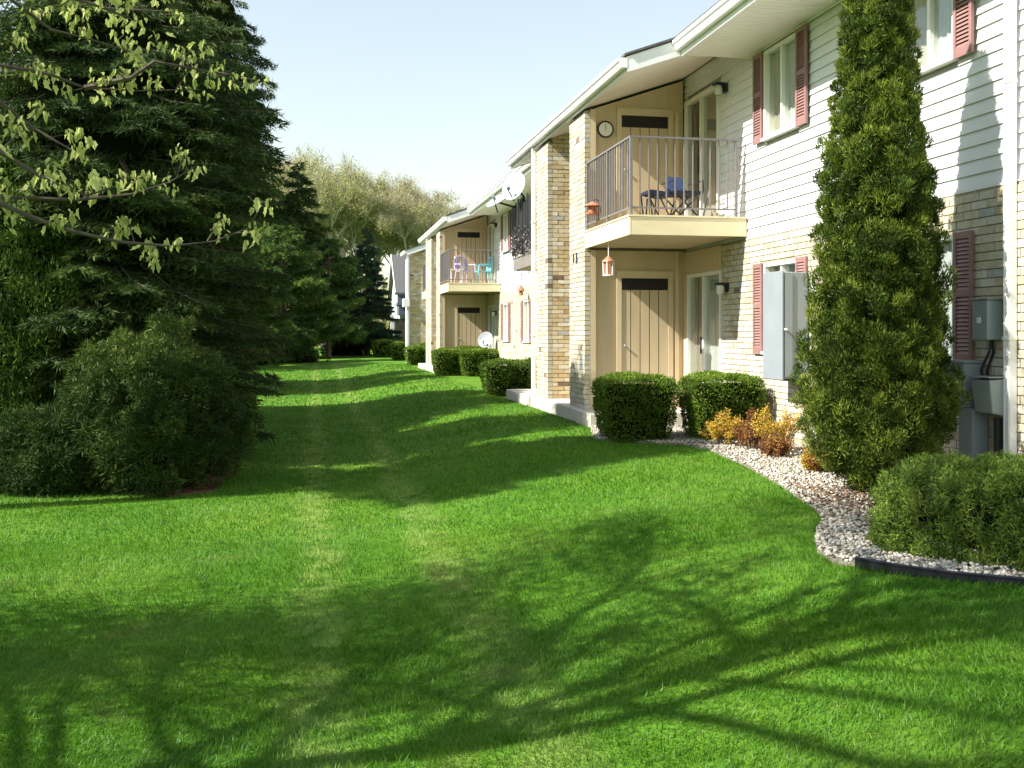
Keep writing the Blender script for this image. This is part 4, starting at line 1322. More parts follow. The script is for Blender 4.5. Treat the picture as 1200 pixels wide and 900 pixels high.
def juniper():
    rng = np.random.default_rng(41)
    cx, cy = 4.72, 5.42; ang = math.radians(-42)
    ca, sa = math.cos(ang), math.sin(ang)
    k = 1700
    gi = np.arange(k) + .5
    gz_ = .995 - 1.12 * gi / k; ga = gi * 2.399963 + rng.normal(0, .1, k)
    d = np.stack([np.sqrt(1 - gz_ ** 2) * np.cos(ga), np.sqrt(1 - gz_ ** 2) * np.sin(ga), gz_], 1); p = 5.5
    r = 1 / (np.abs(d) ** p).sum(1) ** (1 / p)
    Q = d * r[:, None] * (1 + rng.normal(0, .03, (k, 1)))
    lx, ly, lz = Q[:, 0] * 1.22, Q[:, 1] * .68, np.clip(Q[:, 2] * .47, .04, None) + rng.normal(0, .02, k)
    C = np.stack([lx * ca - ly * sa, lx * sa + ly * ca, lz], 1)
    N = np.stack([d[:, 0] * ca - d[:, 1] * sa, d[:, 0] * sa + d[:, 1] * ca, d[:, 2]], 1)
    R = rng.uniform(.05, .085, k)
    t = clump_shrub('juniper_shrub', (cx, cy, 0), 'low spreading green juniper on the pale stones at the right edge', 'shrub', C, R, N, 135, M['juniper'], .031, .0085, 42, .25, .6, .75,
                    core=None, kite=False, tint_c=np.clip(rng.normal(.5, .22, k), 0, 1))
    rg = np.random.default_rng(3)
    v, f, tt = blob_core((0, 0, .13), (1.06, .54, .29), rg, 16, .05)
    v = np.stack([v[:, 0] * ca - v[:, 1] * sa, v[:, 0] * sa + v[:, 1] * ca, np.clip(v[:, 2], .01, None)], 1)
    link('dark_core', np_mesh('dark_core', v, f, M['darkcore'], tt), t)  # dark filler under the sprays in place of shaded twigs
    for a in (0.3, 1.9, 3.6, 5.2):
        MB().tube([(cx, cy, 0), (cx + .5 * math.cos(a), cy + .35 * math.sin(a), .22)], [.03, .015], 6).build('stem', M['bark'], t)
juniper()

def column_tree(name, loc, label, stems, H, m, L, W, seed, nclump, n_per, cat='tree', core=.62, cr=(.08, .15), group=None, profile=None, tone=.45, up=.75, rough=.05, tspread=.19):
    """dense columnar evergreen: several stems each with its own tip"""
    rng = np.random.default_rng(seed)
    t = thing(name, loc, label, cat, group)
    Cs = []; Ns = []; cores = []
    for (sx, sy, h, rmax, w) in stems:
        k = int(nclump * w)
        zz_ = np.linspace(0, 1, 400); cdf = np.cumsum(profile(zz_) + .12); cdf /= cdf[-1]
        zf = np.clip(np.interp((np.arange(k) + .5) / k, cdf, zz_) + rng.normal(0, .006, k), 0, 1)
        az = np.arange(k) * 2.399963 + rng.normal(0, .12, k)
        rr = profile(zf) * rmax
        wob = 1 + .06 * np.sin(az * 3 + zf * 9 + sx * 7) + .05 * np.sin(az * 5 - zf * 17) + rng.normal(-.02, rough, k)
        lean = np.stack([sx * (.25 + .75 * zf), sy * (.25 + .75 * zf)], 1)
        Cs.append(np.stack([lean[:, 0] + rr * wob * np.cos(az), lean[:, 1] + rr * wob * np.sin(az), .05 + zf * (h - .12)], 1))
        Ns.append(np.stack([np.cos(az), np.sin(az), np.full(k, .35)], 1))
        zz = np.linspace(.02, .97, 16)
        cores.append(([(loc[0] + sx * (.25 + .75 * z), loc[1] + sy * (.25 + .75 * z), loc[2] + z * h) for z in zz], [max(.015, profile(np.array([z]))[0] * rmax * core) for z in zz]))
    C = np.concatenate(Cs); N = unit(np.concatenate(Ns))
    R = rng.uniform(cr[0], cr[1], len(C)) * np.clip(1.2 - .45 * C[:, 2] / H, .5, 1.2)
    tc = np.clip(rng.normal(tone, tspread, len(C)), 0, 1)
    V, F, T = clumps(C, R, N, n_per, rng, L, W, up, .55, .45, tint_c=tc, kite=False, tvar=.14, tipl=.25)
    link('crown', np_mesh('crown', V, F, m, T), t)
    b = MB()
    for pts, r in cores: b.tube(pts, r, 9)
    b.build('dark_core', M['darkcore'], t)  # dark tubes along the stems, added to close the crown to light
    MB().tube([(loc[0], loc[1], loc[2]), (loc[0], loc[1], loc[2] + H * .5)], [.09, .04], 8).build('trunk', M['bark'], t)
    return t

def prof_cyp(z):
    z = np.asarray(z, float)
    return np.interp(z, [0, .02, .05, .09, .2, .27, .42, .57, .64, .74, .86, .95, 1.0], [.2, .32, .62, .88, 1.0, .88, .77, .66, .56, .42, .34, .20, .04])
column_tree('arborvitae', (4.57, 7.78, 0), 'tall narrow arborvitae column standing before the white facade', [(0, 0, 4.75, .545, .5), (.12, -.07, 4.35, .41, .27), (-.09, .1, 4.5, .39, .23)], 4.75,
            M['arbor'], .039, .0092, 51, 1750, 180, profile=prof_cyp, cr=(.05, .105), tone=.46, core=.70, rough=.095, tspread=.24)

def prof_arb(z):
    z = np.asarray(z, float)
    return np.interp(z, [0, .1, .25, .45, .65, .85, 1], [.75, .95, 1, .9, .68, .36, .04])

def barberries():
    # (x, y, r, h, material, label, name)
    items = [(4.78, 11.55, .27, .42, 'barb', 'small yellow green barberry in front of the squared hedge, left of the orange ones'),
             (4.95, 11.22, .17, .34, 'barbred', 'dark red barberry between two yellow barberries'),
             (5.10, 10.72, .37, .56, 'barb', 'largest golden orange barberry by the wall'),
             (4.90, 10.35, .20, .26, 'barbred', 'low purple brown barberry on the stones in front of the golden one'),
             (5.42, 10.05, .17, .36, 'barb', 'small yellow barberry against the white brick near the arborvitae'),
             (4.82, 9.05, .26, .34, 'barbred', 'reddish barberry with yellow tips beside the arborvitae'),
             (4.72, 9.18, .12, .25, 'barb', 'tiny yellow barberry in front of the reddish one beside the arborvitae'),
             (4.92, 11.0, .08, .48, 'barbred', 'upright rust red barberry shoot in front of the squared hedge')]
    for i, (x, y, r, h, m, lab) in enumerate(items):
        rng = np.random.default_rng(60 + i)
        t = thing('barberry', (x, y, 0), lab, 'shrub', 'barberry bushes in the stone bed')
        tw = MB(); P = []; N = []
        for k in range(34):
            a = rng.uniform(0, 6.28); e = rng.uniform(.1, 1) ** .7
            tip = Vector((x + r * e * math.cos(a), y + r * e * math.sin(a), h * (1.02 - .45 * e * e) * rng.uniform(.6, 1.05)))
            p0 = Vector((x + .05 * math.cos(a), y + .05 * math.sin(a), 0))
            mid = p0.lerp(tip, .55) + Vector((0, 0, h * .12))
            tw.tube([p0, mid, tip], [.006, .004, .002], 3, caps=False)
            for f in np.linspace(.3, 1.0, 9):
                q = (p0.lerp(mid, f * 2) if f < .5 else mid.lerp(tip, f * 2 - 1))
                P.append(tuple(q))
        tw.build('branches', M['bark'], t)
        C = np.array(P) - np.array(WL[t])
        R = np.full(len(C), .04)
        V, F, T = clumps(C, R, unit(rng.normal(size=C.shape)), 14 if m == 'barb' else 11, rng, .026, .014, .2, .6, .8, kite=True, tint_c=np.clip(rng.normal(.6 if m == 'barb' else .4, .25, len(C)), 0, 1))
        link('foliage', np_mesh('foliage', V, F, M[m], T), t)
barberries()

# ------------------------------------------------------------------ conifers on the left
def conifer_mesh(name, H, R, n, seed, m, L=.11, W=.016, droop=.35, nb=150, base=.06, power=.85, tone=.42, dense_tip=1.0, up=.0, profile=None):
    rng = np.random.default_rng(seed)
    hz = base + (1 - base) * rng.uniform(0, 1, nb) ** .95
    az = rng.uniform(0, 2 * math.pi, nb)
    lb = R * np.clip(1 - (hz - base) / (1 - base), 0.02, 1) ** power * rng.uniform(.72, 1.12, nb) + .08
    if profile is not None:
        lb = R * profile((hz - base) / (1 - base)) * rng.uniform(.7, 1.15, nb) + .08
    tb = np.clip(rng.normal(tone, .17, nb), 0, 1)
    dr = droop * rng.uniform(.45, 1.5, nb)
    bi = rng.choice(nb, n, p=lb ** 1.6 / (lb ** 1.6).sum())
    s = rng.uniform(.06, 1, n) ** .75
    side = rng.choice([-1, 1], n); tt = rng.uniform(0, 1, n) ** .8
    A = np.stack([np.cos(az), np.sin(az), np.zeros(nb)], 1)
    B = np.stack([-np.sin(az), np.cos(az), np.zeros(nb)], 1)
    l2 = .42 * lb[bi] * (1.05 - s) + .14
    q = np.floor(s * 14) / 14 + rng.normal(0, .008, n)              # twigs sit at set places along the branch
    q = np.clip(q, .03, 1.02)
    zb = hz[bi] * H - dr[bi] * lb[bi] * q + (.26 * dr[bi] + up) * lb[bi] * q ** 3
    base_p = A[bi] * (lb[bi] * q)[:, None]
    base_p[:, 2] = zb
    tw = unit(A[bi] * .8 + B[bi] * (side * .75)[:, None] + np.array([0, 0, -.28]))
    P = base_p + tw * (l2 * tt)[:, None]
    P[:, 2] -= .22 * (l2 * tt) ** 1.3
    D = unit(tw * .9 + rng.normal(size=(n, 3)) * .55 + np.array([0, 0, -.05]))
    P += rng.normal(0, .012, (n, 3))
    P[:, 2] = np.clip(P[:, 2], .05, None)
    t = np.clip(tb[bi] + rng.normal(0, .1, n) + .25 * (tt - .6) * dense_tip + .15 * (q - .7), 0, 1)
    V, F, T = shards(P, D, L * rng.uniform(.6, 1.3, n), W * rng.uniform(.7, 1.4, n), t, rng, False)
    crown = np_mesh(name, V, F, m, T)
    # limbs, with a solid dark core added inside to block light
    b = MB()
    if profile is not None:
        zz = np.linspace(.06, .96, 14)
        b.tube([(.08 * math.sin(z * 19), .08 * math.cos(z * 23), z * H) for z in zz], [float(profile(z)) * R * (.50 + .1 * math.sin(z * 31)) for z in zz], 11, m=1)
    for i in range(nb):
        pts = []
        for f in (0, .35, .7, 1):
            pts.append((A[i, 0] * lb[i] * f, A[i, 1] * lb[i] * f, hz[i] * H - dr[i] * lb[i] * f + (.26 * dr[i] + up) * lb[i] * f ** 3))
        b.tube(pts, [.02 + .008 * lb[i], .014 + .004 * lb[i], .009, .004], 4, caps=False)
    lm = bpy.data.meshes.new('limbs'); lm.from_pydata(b.v, [], b.f); lm.materials.append(M['bark']); lm.materials.append(M['darkcore']); lm.polygons.foreach_set('material_index', b.m)
    b = MB().tube([(0, 0, 0), (0, 0, H * .5), (0, 0, H * .97)], [.02 * H + .04, .012 * H + .02, .012], 9)
    tm = bpy.data.meshes.new('trunk'); tm.from_pydata(b.v, [], b.f); tm.materials.append(M['bark'])
    return crown, lm, tm

def place_conifer(meshes, name, loc, label, rz=0, sc=1.0, group=None, cat='tree'):
    t = thing(name, loc, label, cat, group)
    for nm, me in zip(('crown', 'limbs', 'trunk'), meshes):
        o = bpy.data.objects.new(nm, me); COL.objects.link(o); o.parent = t
    t.rotation_euler = (0, 0, rz)
    t.scale = (sc, sc, sc) if not hasattr(sc, '__len__') else sc
    return t

def prof_spruce(f):
    return np.interp(f, [0, .08, .3, .6, .8, .92, 1], [.58, .80, 1, 1.0, .90, .74, .10])
big = conifer_mesh('crown', 7.3, 2.2, 260000, 71, M['spruce'], L=.11, W=.022, droop=.45, nb=520, base=.03, tone=.42, profile=prof_spruce)
GE = 'dark evergreens along the left side of the lawn'
place_conifer(big, 'spruce_tree', (-2.8, 14.55, -.36), 'big dark drooping spruce behind the rounded yew, filling the upper left', 0, (1.04, .74, .93), GE)
place_conifer(big, 'spruce_tree', (-3.4, 19.2, -.36), 'dark spruce behind the big drooping spruce', 2.1, (.95, .92, .93), GE)
place_conifer(big, 'spruce_tree', (-3.5, 22.1, -.36), 'dark spruce third along the left side of the lawn', 4.0, (.92, .92, .92), GE)
place_conifer(big, 'spruce_tree', (-4.0, 30.6, -.36), 'dark spruce farther along the left side, hidden by the nearer ones', 1.1, (1, 1, .95), GE)
place_conifer(big, 'spruce_tree', (-4.1, 34.4, -.36), 'dark spruce last in the row along the left side', 3.0, (1, 1, .95), GE)
place_conifer(big, 'spruce_tree', (-6.3, 59, -.1), 'tallest dark spruce, far back, rising out of the top of the picture at the left', 2.6, (1.85, 1.85, 3.05), GE)
hi = conifer_mesh('crown', 11.3, 1.75, 60000, 77, M['pine'], L=.16, W=.035, droop=.15, nb=150, base=.77, power=.3, tone=.42, up=.05)
place_conifer(hi, 'pine_tree', (-8.5, 9.95, -.36), 'tall bare stemmed pine beyond the left edge of the picture', 0, 1, GE)
place_conifer(big, 'spruce_tree', (-6.3, 17.2, -.36), 'dark spruce at the left behind the broad arborvitae', 0.7, (1.0, 1.0, 1.0), GE)

column_tree('arborvitae', (-3.8, 14.1, -.36), 'broad green arborvitae at the left edge beside the rounded yew', [(0, 0, 4.9, 1.1, .5), (.5, -.2, 3.9, .75, .28), (-.6, .1, 4.4, .85, .22)], 4.9,
            M['arbor2'], .075, .017, 75, 680, 165, profile=prof_arb, cr=(.16, .30), tone=.44, core=.75)

def yew():
    rng = np.random.default_rng(81)
    loc = (-1.8, 12.2, -.36)
    k = 520
    d = unit(rng.normal(size=(k, 3))); d[:, 2] = np.abs(d[:, 2]) * 1.0 - .05
    d = unit(d)
    lump = 1 + .13 * np.sin(d[:, 0] * 6 + 1) * np.sin(d[:, 1] * 5) + rng.normal(0, .085, k)
    C = np.stack([d[:, 0] * .86 * lump, d[:, 1] * .9 * lump, .12 + np.clip(d[:, 2], 0, 1) ** .8 * 1.36 * lump], 1)
    under = 1 - .25 * np.clip(.5 - C[:, 2], 0, .5)
    C[:, :2] *= under[:, None]
    R = rng.uniform(.10, .2, k)
    N = unit(d + [0, 0, .2])
    clump_shrub('yew_shrub', loc, 'big rounded dark yew bush at the front of the mulch bed', 'shrub', C, R, N, 190, M['yew'], .07, .013, 82, .05, .9, .55,
                core=[((0, 0, .55), (.72, .75, .82))], kite=False, tint_c=np.clip(rng.normal(.35, .16, k) + .32 * (C[:, 2] > 1.3), 0, 1))  # top clumps tinted lighter to stand for sunlit tips
    loc = (-2.8, 12.0, -.36)
    C2 = C * np.array([.7, .55, .5]); 
    clump_shrub('yew_shrub', loc, 'lower dark shrub at the foot of the broad arborvitae', 'shrub', C2[:300], R[:300], N[:300], 170, M['yew'], .07, .013, 83, .05, .9, .55,
                core=[((0, 0, .22), (.72, .5, .36))], kite=False, tint_c=np.clip(rng.normal(.3, .15, 300), 0, 1))
yew()

# far conifers
fs = conifer_mesh('crown', 11.2, 4.0, 60000, 91, M['spruce'], L=.34, W=.06, droop=.4, nb=150, base=.08, power=.8, tone=.38)
place_conifer(fs, 'spruce_tree', (-1.0, 60, 0), 'tall pointed far spruce with sagging boughs', 0, 1, 'far evergreens at the end of the lawn')
place_conifer(fs, 'spruce_tree', (-5.2, 57, 0), 'broad far spruce left of the pointed one', 2, (.95, .95, .85), 'far evergreens at the end of the lawn')
pm = conifer_mesh('crown', 6.6, 3.0, 52000, 92, M['pine'], L=.26, W=.05, droop=.1, nb=90, base=.2, power=.45, tone=.45, up=.1)
place_conifer(pm, 'pine_tree', (-1.6, 51, 0), 'soft green pine with a bright sunlit side at the end of the lawn', 0, 1, 'far evergreens at the end of the lawn')
place_conifer(pm, 'pine_tree', (.7, 58, 0), 'darker soft pine between the sunlit pine and the blue spruce', 2.4, (.95, .95, 1.0), 'far evergreens at the end of the lawn')
place_conifer(pm, 'pine_tree', (-3.8, 46, 0), 'low branched pine at the left of the far evergreens', 4.1, (1, 1, .86), 'far evergreens at the end of the lawn')
sm = conifer_mesh('crown', 7.7, 2.1, 56000, 93, M['bluespruce'], L=.22, W=.04, droop=.25, nb=200, base=.12, power=.8, tone=.42)
place_conifer(sm, 'blue_spruce', (3.05, 62.5, 0), 'symmetrical cone shaped blue spruce on a short trunk near the far house', 0, 1, 'far evergreens at the end of the lawn')

# far low shrubs along the lawn end
def far_shrub(x, y, rx, ry, h, label, seed, m='cover'):
    rng = np.random.default_rng(seed)
    k = 90
    d = unit(rng.normal(size=(k, 3))); d[:, 2] = np.abs(d[:, 2])
    C = d * np.array([rx, ry, h]) * (1 + rng.normal(0, .08, (k, 1)))
    clump_shrub('shrub', (x, y, 0), label, 'shrub', C, rng.uniform(.12, .25, k), d, 70, M[m], .12, .05, seed + 1, .4, .7, .7, core=[((0, 0, .05), (rx * .85, ry * .85, h * .85))], group='low shrubs at the end of the lawn')
far_shrub(-3.2, 49.5, 1.2, 1, .55, 'low light green shrub at the left end of the far lawn', 101)
far_shrub(-1.2, 52, 1.5, 1, .5, 'low bright shrub under the sunlit far pine', 102)
far_shrub(1.7, 64, 1.3, 1, .8, 'rounded dark shrub between the far pines and the blue spruce', 104, 'yew')
far_shrub(5.2, 64, 1.6, 1, .7, 'low shrub in front of the far house', 106)

# ------------------------------------------------------------------ background deciduous wood
def deciduous(seed, H, spread, n_leaf, leaf_m, leaf_l, depth=5, limbs=5, twig_l=1.0):
    rng = random.Random(seed)
    tb = MB(); lb = MB(); tips = []
    def grow(p, d, l, r, lev):
        q = p + d * l
        midp = p.lerp(q, .5) + Vector((rng.uniform(-.06, .06), rng.uniform(-.06, .06), 0)) * l
        (tb if lev == 0 else lb).tube([p, midp, q], [r, r * .85, r * .68], 6 if lev < 2 else 3, caps=False)
        if lev >= 3:
            for f in (.4, .7, 1.0):
                tips.append(tuple(p.lerp(q, f)))
        if lev >= depth: return
        nb = limbs if lev == 0 else rng.choice((3, 3, 4))
        for k in range(nb):
            a = 2 * math.pi * (k + rng.random() * .7) / nb
            u = d.orthogonal().normalized(); w = d.cross(u)
            side = (u * math.cos(a) + w * math.sin(a))
            ang = rng.uniform(.25, .62) * spread
            nd = (d * math.cos(ang) + side * math.sin(ang) + Vector((0, 0, .16))).normalized()
            st = p.lerp(q, rng.uniform(.55, 1.0)) if lev > 0 else p.lerp(q, rng.uniform(.6, 1))
            grow(st, nd, l * rng.uniform(.58, .8), r * rng.uniform(.45, .62), lev + 1)
    grow(Vector((0, 0, 0)), Vector((0, 0, 1)), H * .30, H * .016, 0)
    rg = np.random.default_rng(seed)
    C = np.array(tips)
    idx = rg.integers(0, len(C), n_leaf)
    P = C[idx] + rg.normal(0, .22 * twig_l, (n_leaf, 3))
    D = unit(rg.normal(size=(n_leaf, 3)) + [0, 0, .5])
    tc = np.clip(rg.normal(.5, .2, len(C)), 0, 1)
    V, F, T = shards(P, D, leaf_l * rg.uniform(.6, 1.4, n_leaf), leaf_l * .6, np.clip(tc[idx] + rg.normal(0, .15, n_leaf), 0, 1), rg, False)
    # fine twigs as slender upright slivers
    nt_ = n_leaf // 3
    ix = rg.integers(0, len(C), nt_)
    P2 = C[ix] + rg.normal(0, .12, (nt_, 3))
    V2, F2, T2 = shards(P2, unit(rg.normal(size=(nt_, 3)) * .6 + [0, 0, 1.0]), twig_l * rg.uniform(.4, 1.1, nt_), .028, np.zeros(nt_), rg, False)
    cm = np_mesh('crown', V, F, leaf_m, T)
    tm = bpy.data.meshes.new('trunk'); tm.from_pydata(tb.v, [], tb.f); tm.materials.append(M['palebark'])
    b2 = np_mesh('twigs', V2, F2, M['paletwig'])
    lm = bpy.data.meshes.new('limbs'); lm.from_pydata(lb.v, [], lb.f); lm.materials.append(M['palebark'])
    return cm, lm, tm, b2

def place_decid(me, loc, label, rz, sc, group, name='leafing_tree'):
    t = thing(name, loc, label, 'tree', group)
    for nm, m_ in zip(('crown', 'limbs', 'trunk', 'twigs'), me):
        o = bpy.data.objects.new(nm, m_); COL.objects.link(o); o.parent = t
    t.rotation_euler = (0, 0, rz); t.scale = sc if hasattr(sc, '__len__') else (sc,) * 3
    return t
da = deciduous(111, 17, 1.1, 42000, M['bud1'], .125)
db = deciduous(112, 17, 1.15, 40000, M['bud2'], .12)
dc = deciduous(113, 17, 1.05, 36000, M['bud1'], .125)
GW = 'leafing trees in the wood behind the lawn'
wood = [(-7.0, 84, da, 1.05, 'yellow green leafing tree at the left of the far wood, behind the spruces'),
        (-3.2, 92, dc, 1.12, 'tall airy leafing tree, second from the left in the far wood'),
        (.8, 88, da, 1.02, 'yellow green tree with upright twigs above the pointed spruce'),
        (4.8, 94, dc, 1.04, 'thin leafed tree in the middle of the far wood'),
        (8.5, 90, db, .93, 'olive brown leafing tree behind the blue spruce'),
        (12.0, 97, db, .92, 'brownish tree left of the roof end in the far wood'),
        (15.8, 95, dc, .76, 'smaller tree showing just above the far roof'),
        (19.5, 100, da, .74, 'lowest tree of the far wood, above the building roof'),
        (-12, 88, db, 1.0, 'leafing tree at the far left, hidden by the spruces'),
        (2.6, 108, db, 1.1, 'olive tree standing behind the others in the middle of the wood'),
        (9.5, 112, dc, 1.05, 'pale leafing tree at the back of the wood'),
        (-3.5, 112, db, 1.2, 'tall back tree above the left of the wood')]
for i, (x, y, me, sc, lab) in enumerate(wood):
    place_decid(me, (x, y, 0), lab, i * 1.7, (sc * 1.25, sc * 1.25, sc * 1.2), GW)

def far_thicket():
    rng = np.random.default_rng(121)
    n = 40000
    x = rng.uniform(-40, 45, n); y = rng.uniform(100, 125, n)
    z = np.abs(rng.normal(0, 1, n)) * 3.2
    z = np.minimum(z, 7.5)
    P = np.stack([x, y, z], 1)
    V, F, T = shards(P, unit(rng.normal(size=(n, 3)) + [0, 0, .5]), .7, .4, rng.random(n), rng, False)
    props(link('undergrowth', np_mesh('undergrowth', V, F, M['bud2'], T)), 'tangled undergrowth filling the far wood between the trunks', kind='stuff')
far_thicket()

# ------------------------------------------------------------------ the young maple at the left, whose boughs hang into view
def maple():
    rng = random.Random(17); rg = np.random.default_rng(17)
    base = (-4.6, 3.3, -.36)
    t = thing('maple_tree', base, 'young maple with pale drooping leaves, its boughs hanging in from the left', 'tree')
    tb = MB(); lb = MB(); tips = []
    B0 = Vector(base)
    tb.tube([B0, B0 + Vector((.05, .05, 1.2)), B0 + Vector((.1, .1, 2.6)), B0 + Vector((.25, .1, 4.6)), B0 + Vector((.2, .2, 7))], [.19, .15, .12, .07, .025], 10)
    def grow(p, d, l, r, lev):
        pts = [p]; q = p; dd = d
        for k in range(4):
            dd = (dd + Vector((rng.uniform(-.22, .22), rng.uniform(-.22, .22), rng.uniform(-.1, .16)))).normalized()
            q = q + dd * l / 4
            pts.append(q)
        lb.tube(pts, [r, r * .9, r * .8, r * .7, r * .55], 5 if r > .02 else 3, caps=False)
        if lev >= 2:
            tips.extend([tuple(x) for x in pts[1:]])
        if lev >= 3: return
        for k in range(5 if lev == 0 else 4):
            i = rng.randint(1, 4)
            u = dd.orthogonal().normalized(); w = dd.cross(u); a = rng.uniform(0, 6.28); ang = rng.uniform(.5, 1.0)
            nd = (dd * math.cos(ang) + (u * math.cos(a) + w * math.sin(a)) * math.sin(ang)).normalized()
            grow(pts[i], nd, l * rng.uniform(.5, .7), r * rng.uniform(.38, .5), lev + 1)
    for h, a, e, l, r in ((3.9, -.35, .6, 3.1, .06), (4.0, .5, .7, 2.8, .055), (4.2, 1.3, .6, 2.0, .05), (4.4, .1, .35, 3.2, .055), (5.0, -1.0, .3, 2.6, .05), (5.2, .6, .45, 2.6, .05), (5.9, -.2, .5, 2.8, .045), (6.2, 1.2, .6, 2.2, .05), (6.6, -.9, .7, 2.2, .05), (4.8, 3.0, .4, 2.4, .06), (5.8, 2.4, .5, 2.2, .05), (6.9, .4, 1.1, 2.0, .035), (6.0, -.5, .5, 2.6, .035), (6.7, -.7, .7, 2.3, .03), (6.9, .2, .8, 2.4, .03), (5.4, -1.3, .5, 2.4, .035), (3.0, 1.95, .2, 2.3, .035), (3.5, 2.5, .3, 2.3, .035), (2.4, 2.2, .3, 2.2, .035),
                          (2.5, 1.75, .25, 1.9, .04), (3.2, 1.2, .3, 2.0, .045), (2.9, 2.3, .35, 2.0, .04), (3.6, 1.5, .35, 2.1, .04)):
        grow(B0 + Vector((.15, .1, h)), Vector((math.cos(a) * math.cos(e), math.sin(a) * math.cos(e), math.sin(e))), l, r, 0)
    # the boughs that hang into the picture
    HB = [[(-4.5, 3.35, 2.55), (-3.0, 4.2, 2.2), (-1.39, 4.95, 1.97), (-1.08, 4.99, 1.97), (-0.85, 5.05, 2.01), (-0.69, 5.12, 2.08), (-0.58, 5.2, 2.17)],
          [(-4.5, 3.35, 2.4), (-2.8, 4.1, 2.1), (-1.3, 4.63, 1.9), (-1.08, 4.69, 1.81), (-0.85, 4.74, 1.76), (-0.64, 4.81, 1.75), (-0.46, 4.87, 1.78), (-0.26, 4.94, 1.87)],
          [(-4.45, 3.4, 3.0), (-2.6, 4.3, 3.0), (-1.39, 4.95, 2.89), (-1.19, 5.01, 2.75), (-1.02, 5.08, 2.73), (-0.86, 5.15, 2.7)],
          [(-4.45, 3.4, 2.8), (-2.9, 4.5, 2.7), (-1.48, 5.27, 2.64), (-1.27, 5.33, 2.62), (-1.13, 5.41, 2.58), (-0.89, 5.47, 2.59), (-0.59, 5.51, 2.62)],
          [(-1.13, 5.41, 2.58), (-0.9, 5.36, 2.63), (-0.79, 5.34, 2.71), (-0.55, 5.4, 2.69), (-0.29, 5.55, 2.69)],
          [(-2.6, 4.3, 3.0), (-1.14, 4.8, 2.86), (-0.94, 4.86, 2.82), (-0.81, 4.94, 2.79)],
          [(-2.8, 4.1, 2.1), (-1.33, 4.74, 2.35), (-1.22, 4.81, 2.26), (-1.03, 4.78, 2.15)],
          [(-2.8, 4.1, 2.1), (-1.27, 4.52, 2.1), (-1.09, 4.59, 1.99), (-0.97, 4.67, 1.95), (-0.81, 4.74, 2.02)],
          [(-2.6, 4.3, 3.0), (-1.7, 5.0, 3.1), (-1.3, 5.2, 3.0), (-1.0, 5.3, 2.95), (-.7, 5.4, 2.98)]]
    spots = []
    for hb in HB:
        pts = [Vector(p) for p in hb]
        n = len(pts)
        lb.tube(pts, [max(.003, .016 * (1 - i / n) ** 1.2) for i in range(n)], 5, caps=False)
        for a, b_ in zip(pts[:-1], pts[1:]):
            if b_.x < -1.6: continue
            L_ = (b_ - a).length
            k = max(1, int(L_ / .07))
            for j in range(k):
                f = (j + rng.random()) / k
                p = a.lerp(b_, f)
                if p.x < -1.75: continue
                # short side twig
                off = Vector((rng.uniform(-.09, .09), rng.uniform(-.12, .12), rng.uniform(-.05, .12)))
                q = p + off
                lb.tube([p, q], [.003, .002], 3, caps=False)
                spots.append(q)
        spots.append(pts[-1])
    tb.build('trunk', M['bark'], t, smooth=True)
    lb.build('limbs', M['twig'], t)
    # leaf: lobed, folded along the midrib, hanging
    def leaf_mesh(fold, curl):
        half = [(0, 0), (.10, -.10), (.26, -.12), (.27, -.34), (.36, -.58), (.20, -.68), (.11, -.86), (0, -1.0)]
        v = []; f = []
        spine = [(0, -.0), (0, -.12), (0, -.3), (0, -.5), (0, -.66), (0, -.82), (0, -1.0)]
        for s_ in (-1, 1):
            o = len(v)
            for hx, hz in half:
                v.append((hx * s_ * math.cos(fold), hx * math.sin(fold) + curl * hz * hz, hz))
            v.append((0, curl * .09, -.3)); v.append((0, curl * .36, -.6))
            for tri in ((0, 1, 8), (1, 2, 8), (2, 3, 8), (3, 9, 8), (3, 4, 9), (4, 5, 9), (5, 6, 9), (6, 7, 9)):
                f.append(tuple(o + i for i in tri))
        return np.array(v), np.array(f)
    protos = [leaf_mesh(.75, .3), leaf_mesh(1.15, .5), leaf_mesh(.5, -.3), leaf_mesh(1.0, .15)]
    pm_ = []
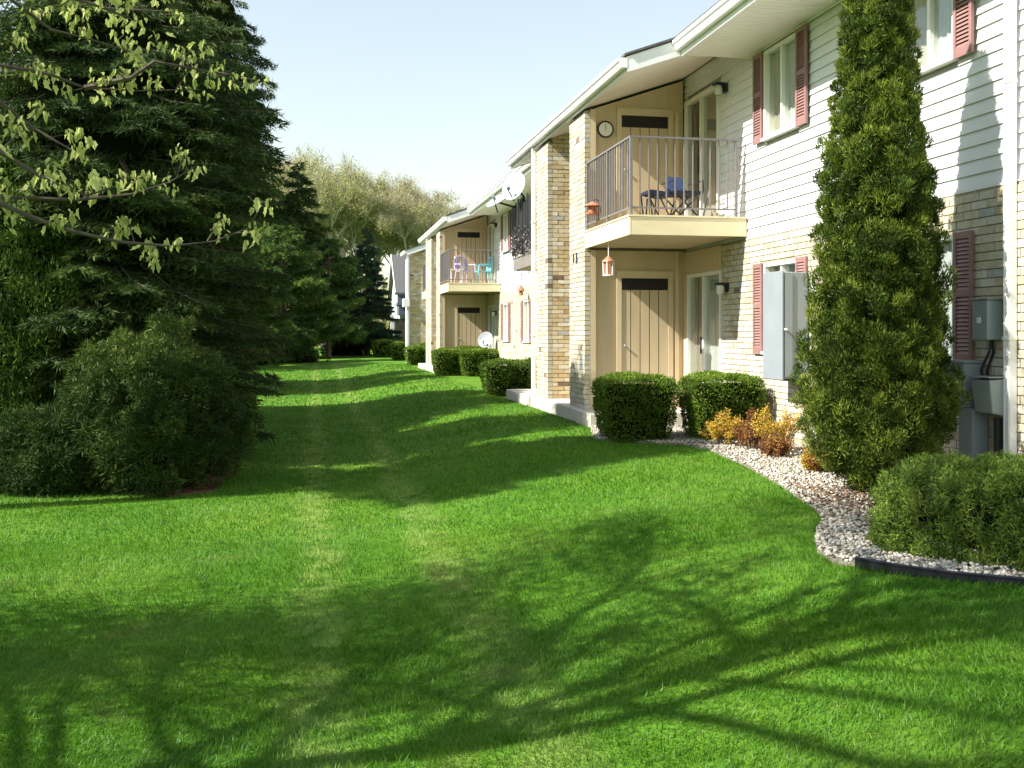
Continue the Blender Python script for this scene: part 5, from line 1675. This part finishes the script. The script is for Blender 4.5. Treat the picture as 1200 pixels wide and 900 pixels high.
    for i, (v, f) in enumerate(protos):
        for tv in (.08, .4, .65, .95):
            pm_.append(np_mesh('leaf', v, f, M['maple'], np.full(len(v), tv)))
    leaves = []
    for q in spots:
        for j in range(rng.choice((8, 10, 12, 15))):
            leaves.append((q + Vector((rng.uniform(-.045, .045), rng.uniform(-.045, .045), rng.uniform(-.035, .03))), rng.choice((rng.uniform(.022, .038), rng.uniform(.036, .06))))) 
    rng.shuffle(leaves)
    def rot():
        return Matrix.Rotation(rng.uniform(0, 6.28), 3, 'Z') @ Matrix.Rotation(rng.uniform(-.5, .75), 3, 'X') @ Matrix.Rotation(rng.uniform(-.4, .4), 3, 'Y')
    VV = []; FF = []; TT = []; o_ = 0
    for i, (q, sz) in enumerate(leaves):
        R_ = rot()
        if i < 300:
            o = link('leaf', rng.choice(pm_), t, tuple(q))
            o.rotation_euler = R_.to_euler(); o.scale = (sz, sz, sz)
        else:
            v, f = rng.choice(protos)
            VV.append(v @ np.array(R_.transposed()) * sz + np.array(q) - np.array(base)); FF.append(f + o_); TT.append(np.full(len(v), rng.random())); o_ += len(v)
    # crown above and beside the picture
    C = np.array(tips)
    n = len(C) * 6
    idx = np.repeat(np.arange(len(C)), 6)
    P = C[idx] + rg.normal(0, .17, (n, 3))
    P = P[(P[:, 2] > 3.4) | (P[:, 0] < -2.2)]
    run = -.8 - P[:, 0]                                   # leaves removed along the sun's path so light reaches the low boughs
    yy, zz = P[:, 1] + .17 * run, P[:, 2] - .86 * run
    P = P[~((yy > 4.2) & (yy < 5.8) & (zz > 1.5) & (zz < 3.4) & (rg.random(len(P)) < .8))]; n = len(P)
    V2, F2, T2 = shards(P - np.array(base), unit(rg.normal(size=(n, 3)) * .6 + [0, 0, -1]), .058, .042, rg.random(n), rg, True)
    if VV:
        V2 = np.concatenate([V2] + VV); T2 = np.concatenate([T2] + TT)
        F2 = np.concatenate([F2] + [f + n * 4 for f in FF])
    props(link('foliage', np_mesh('foliage', V2, F2, M['maple'], T2), t), kind='stuff')
maple()
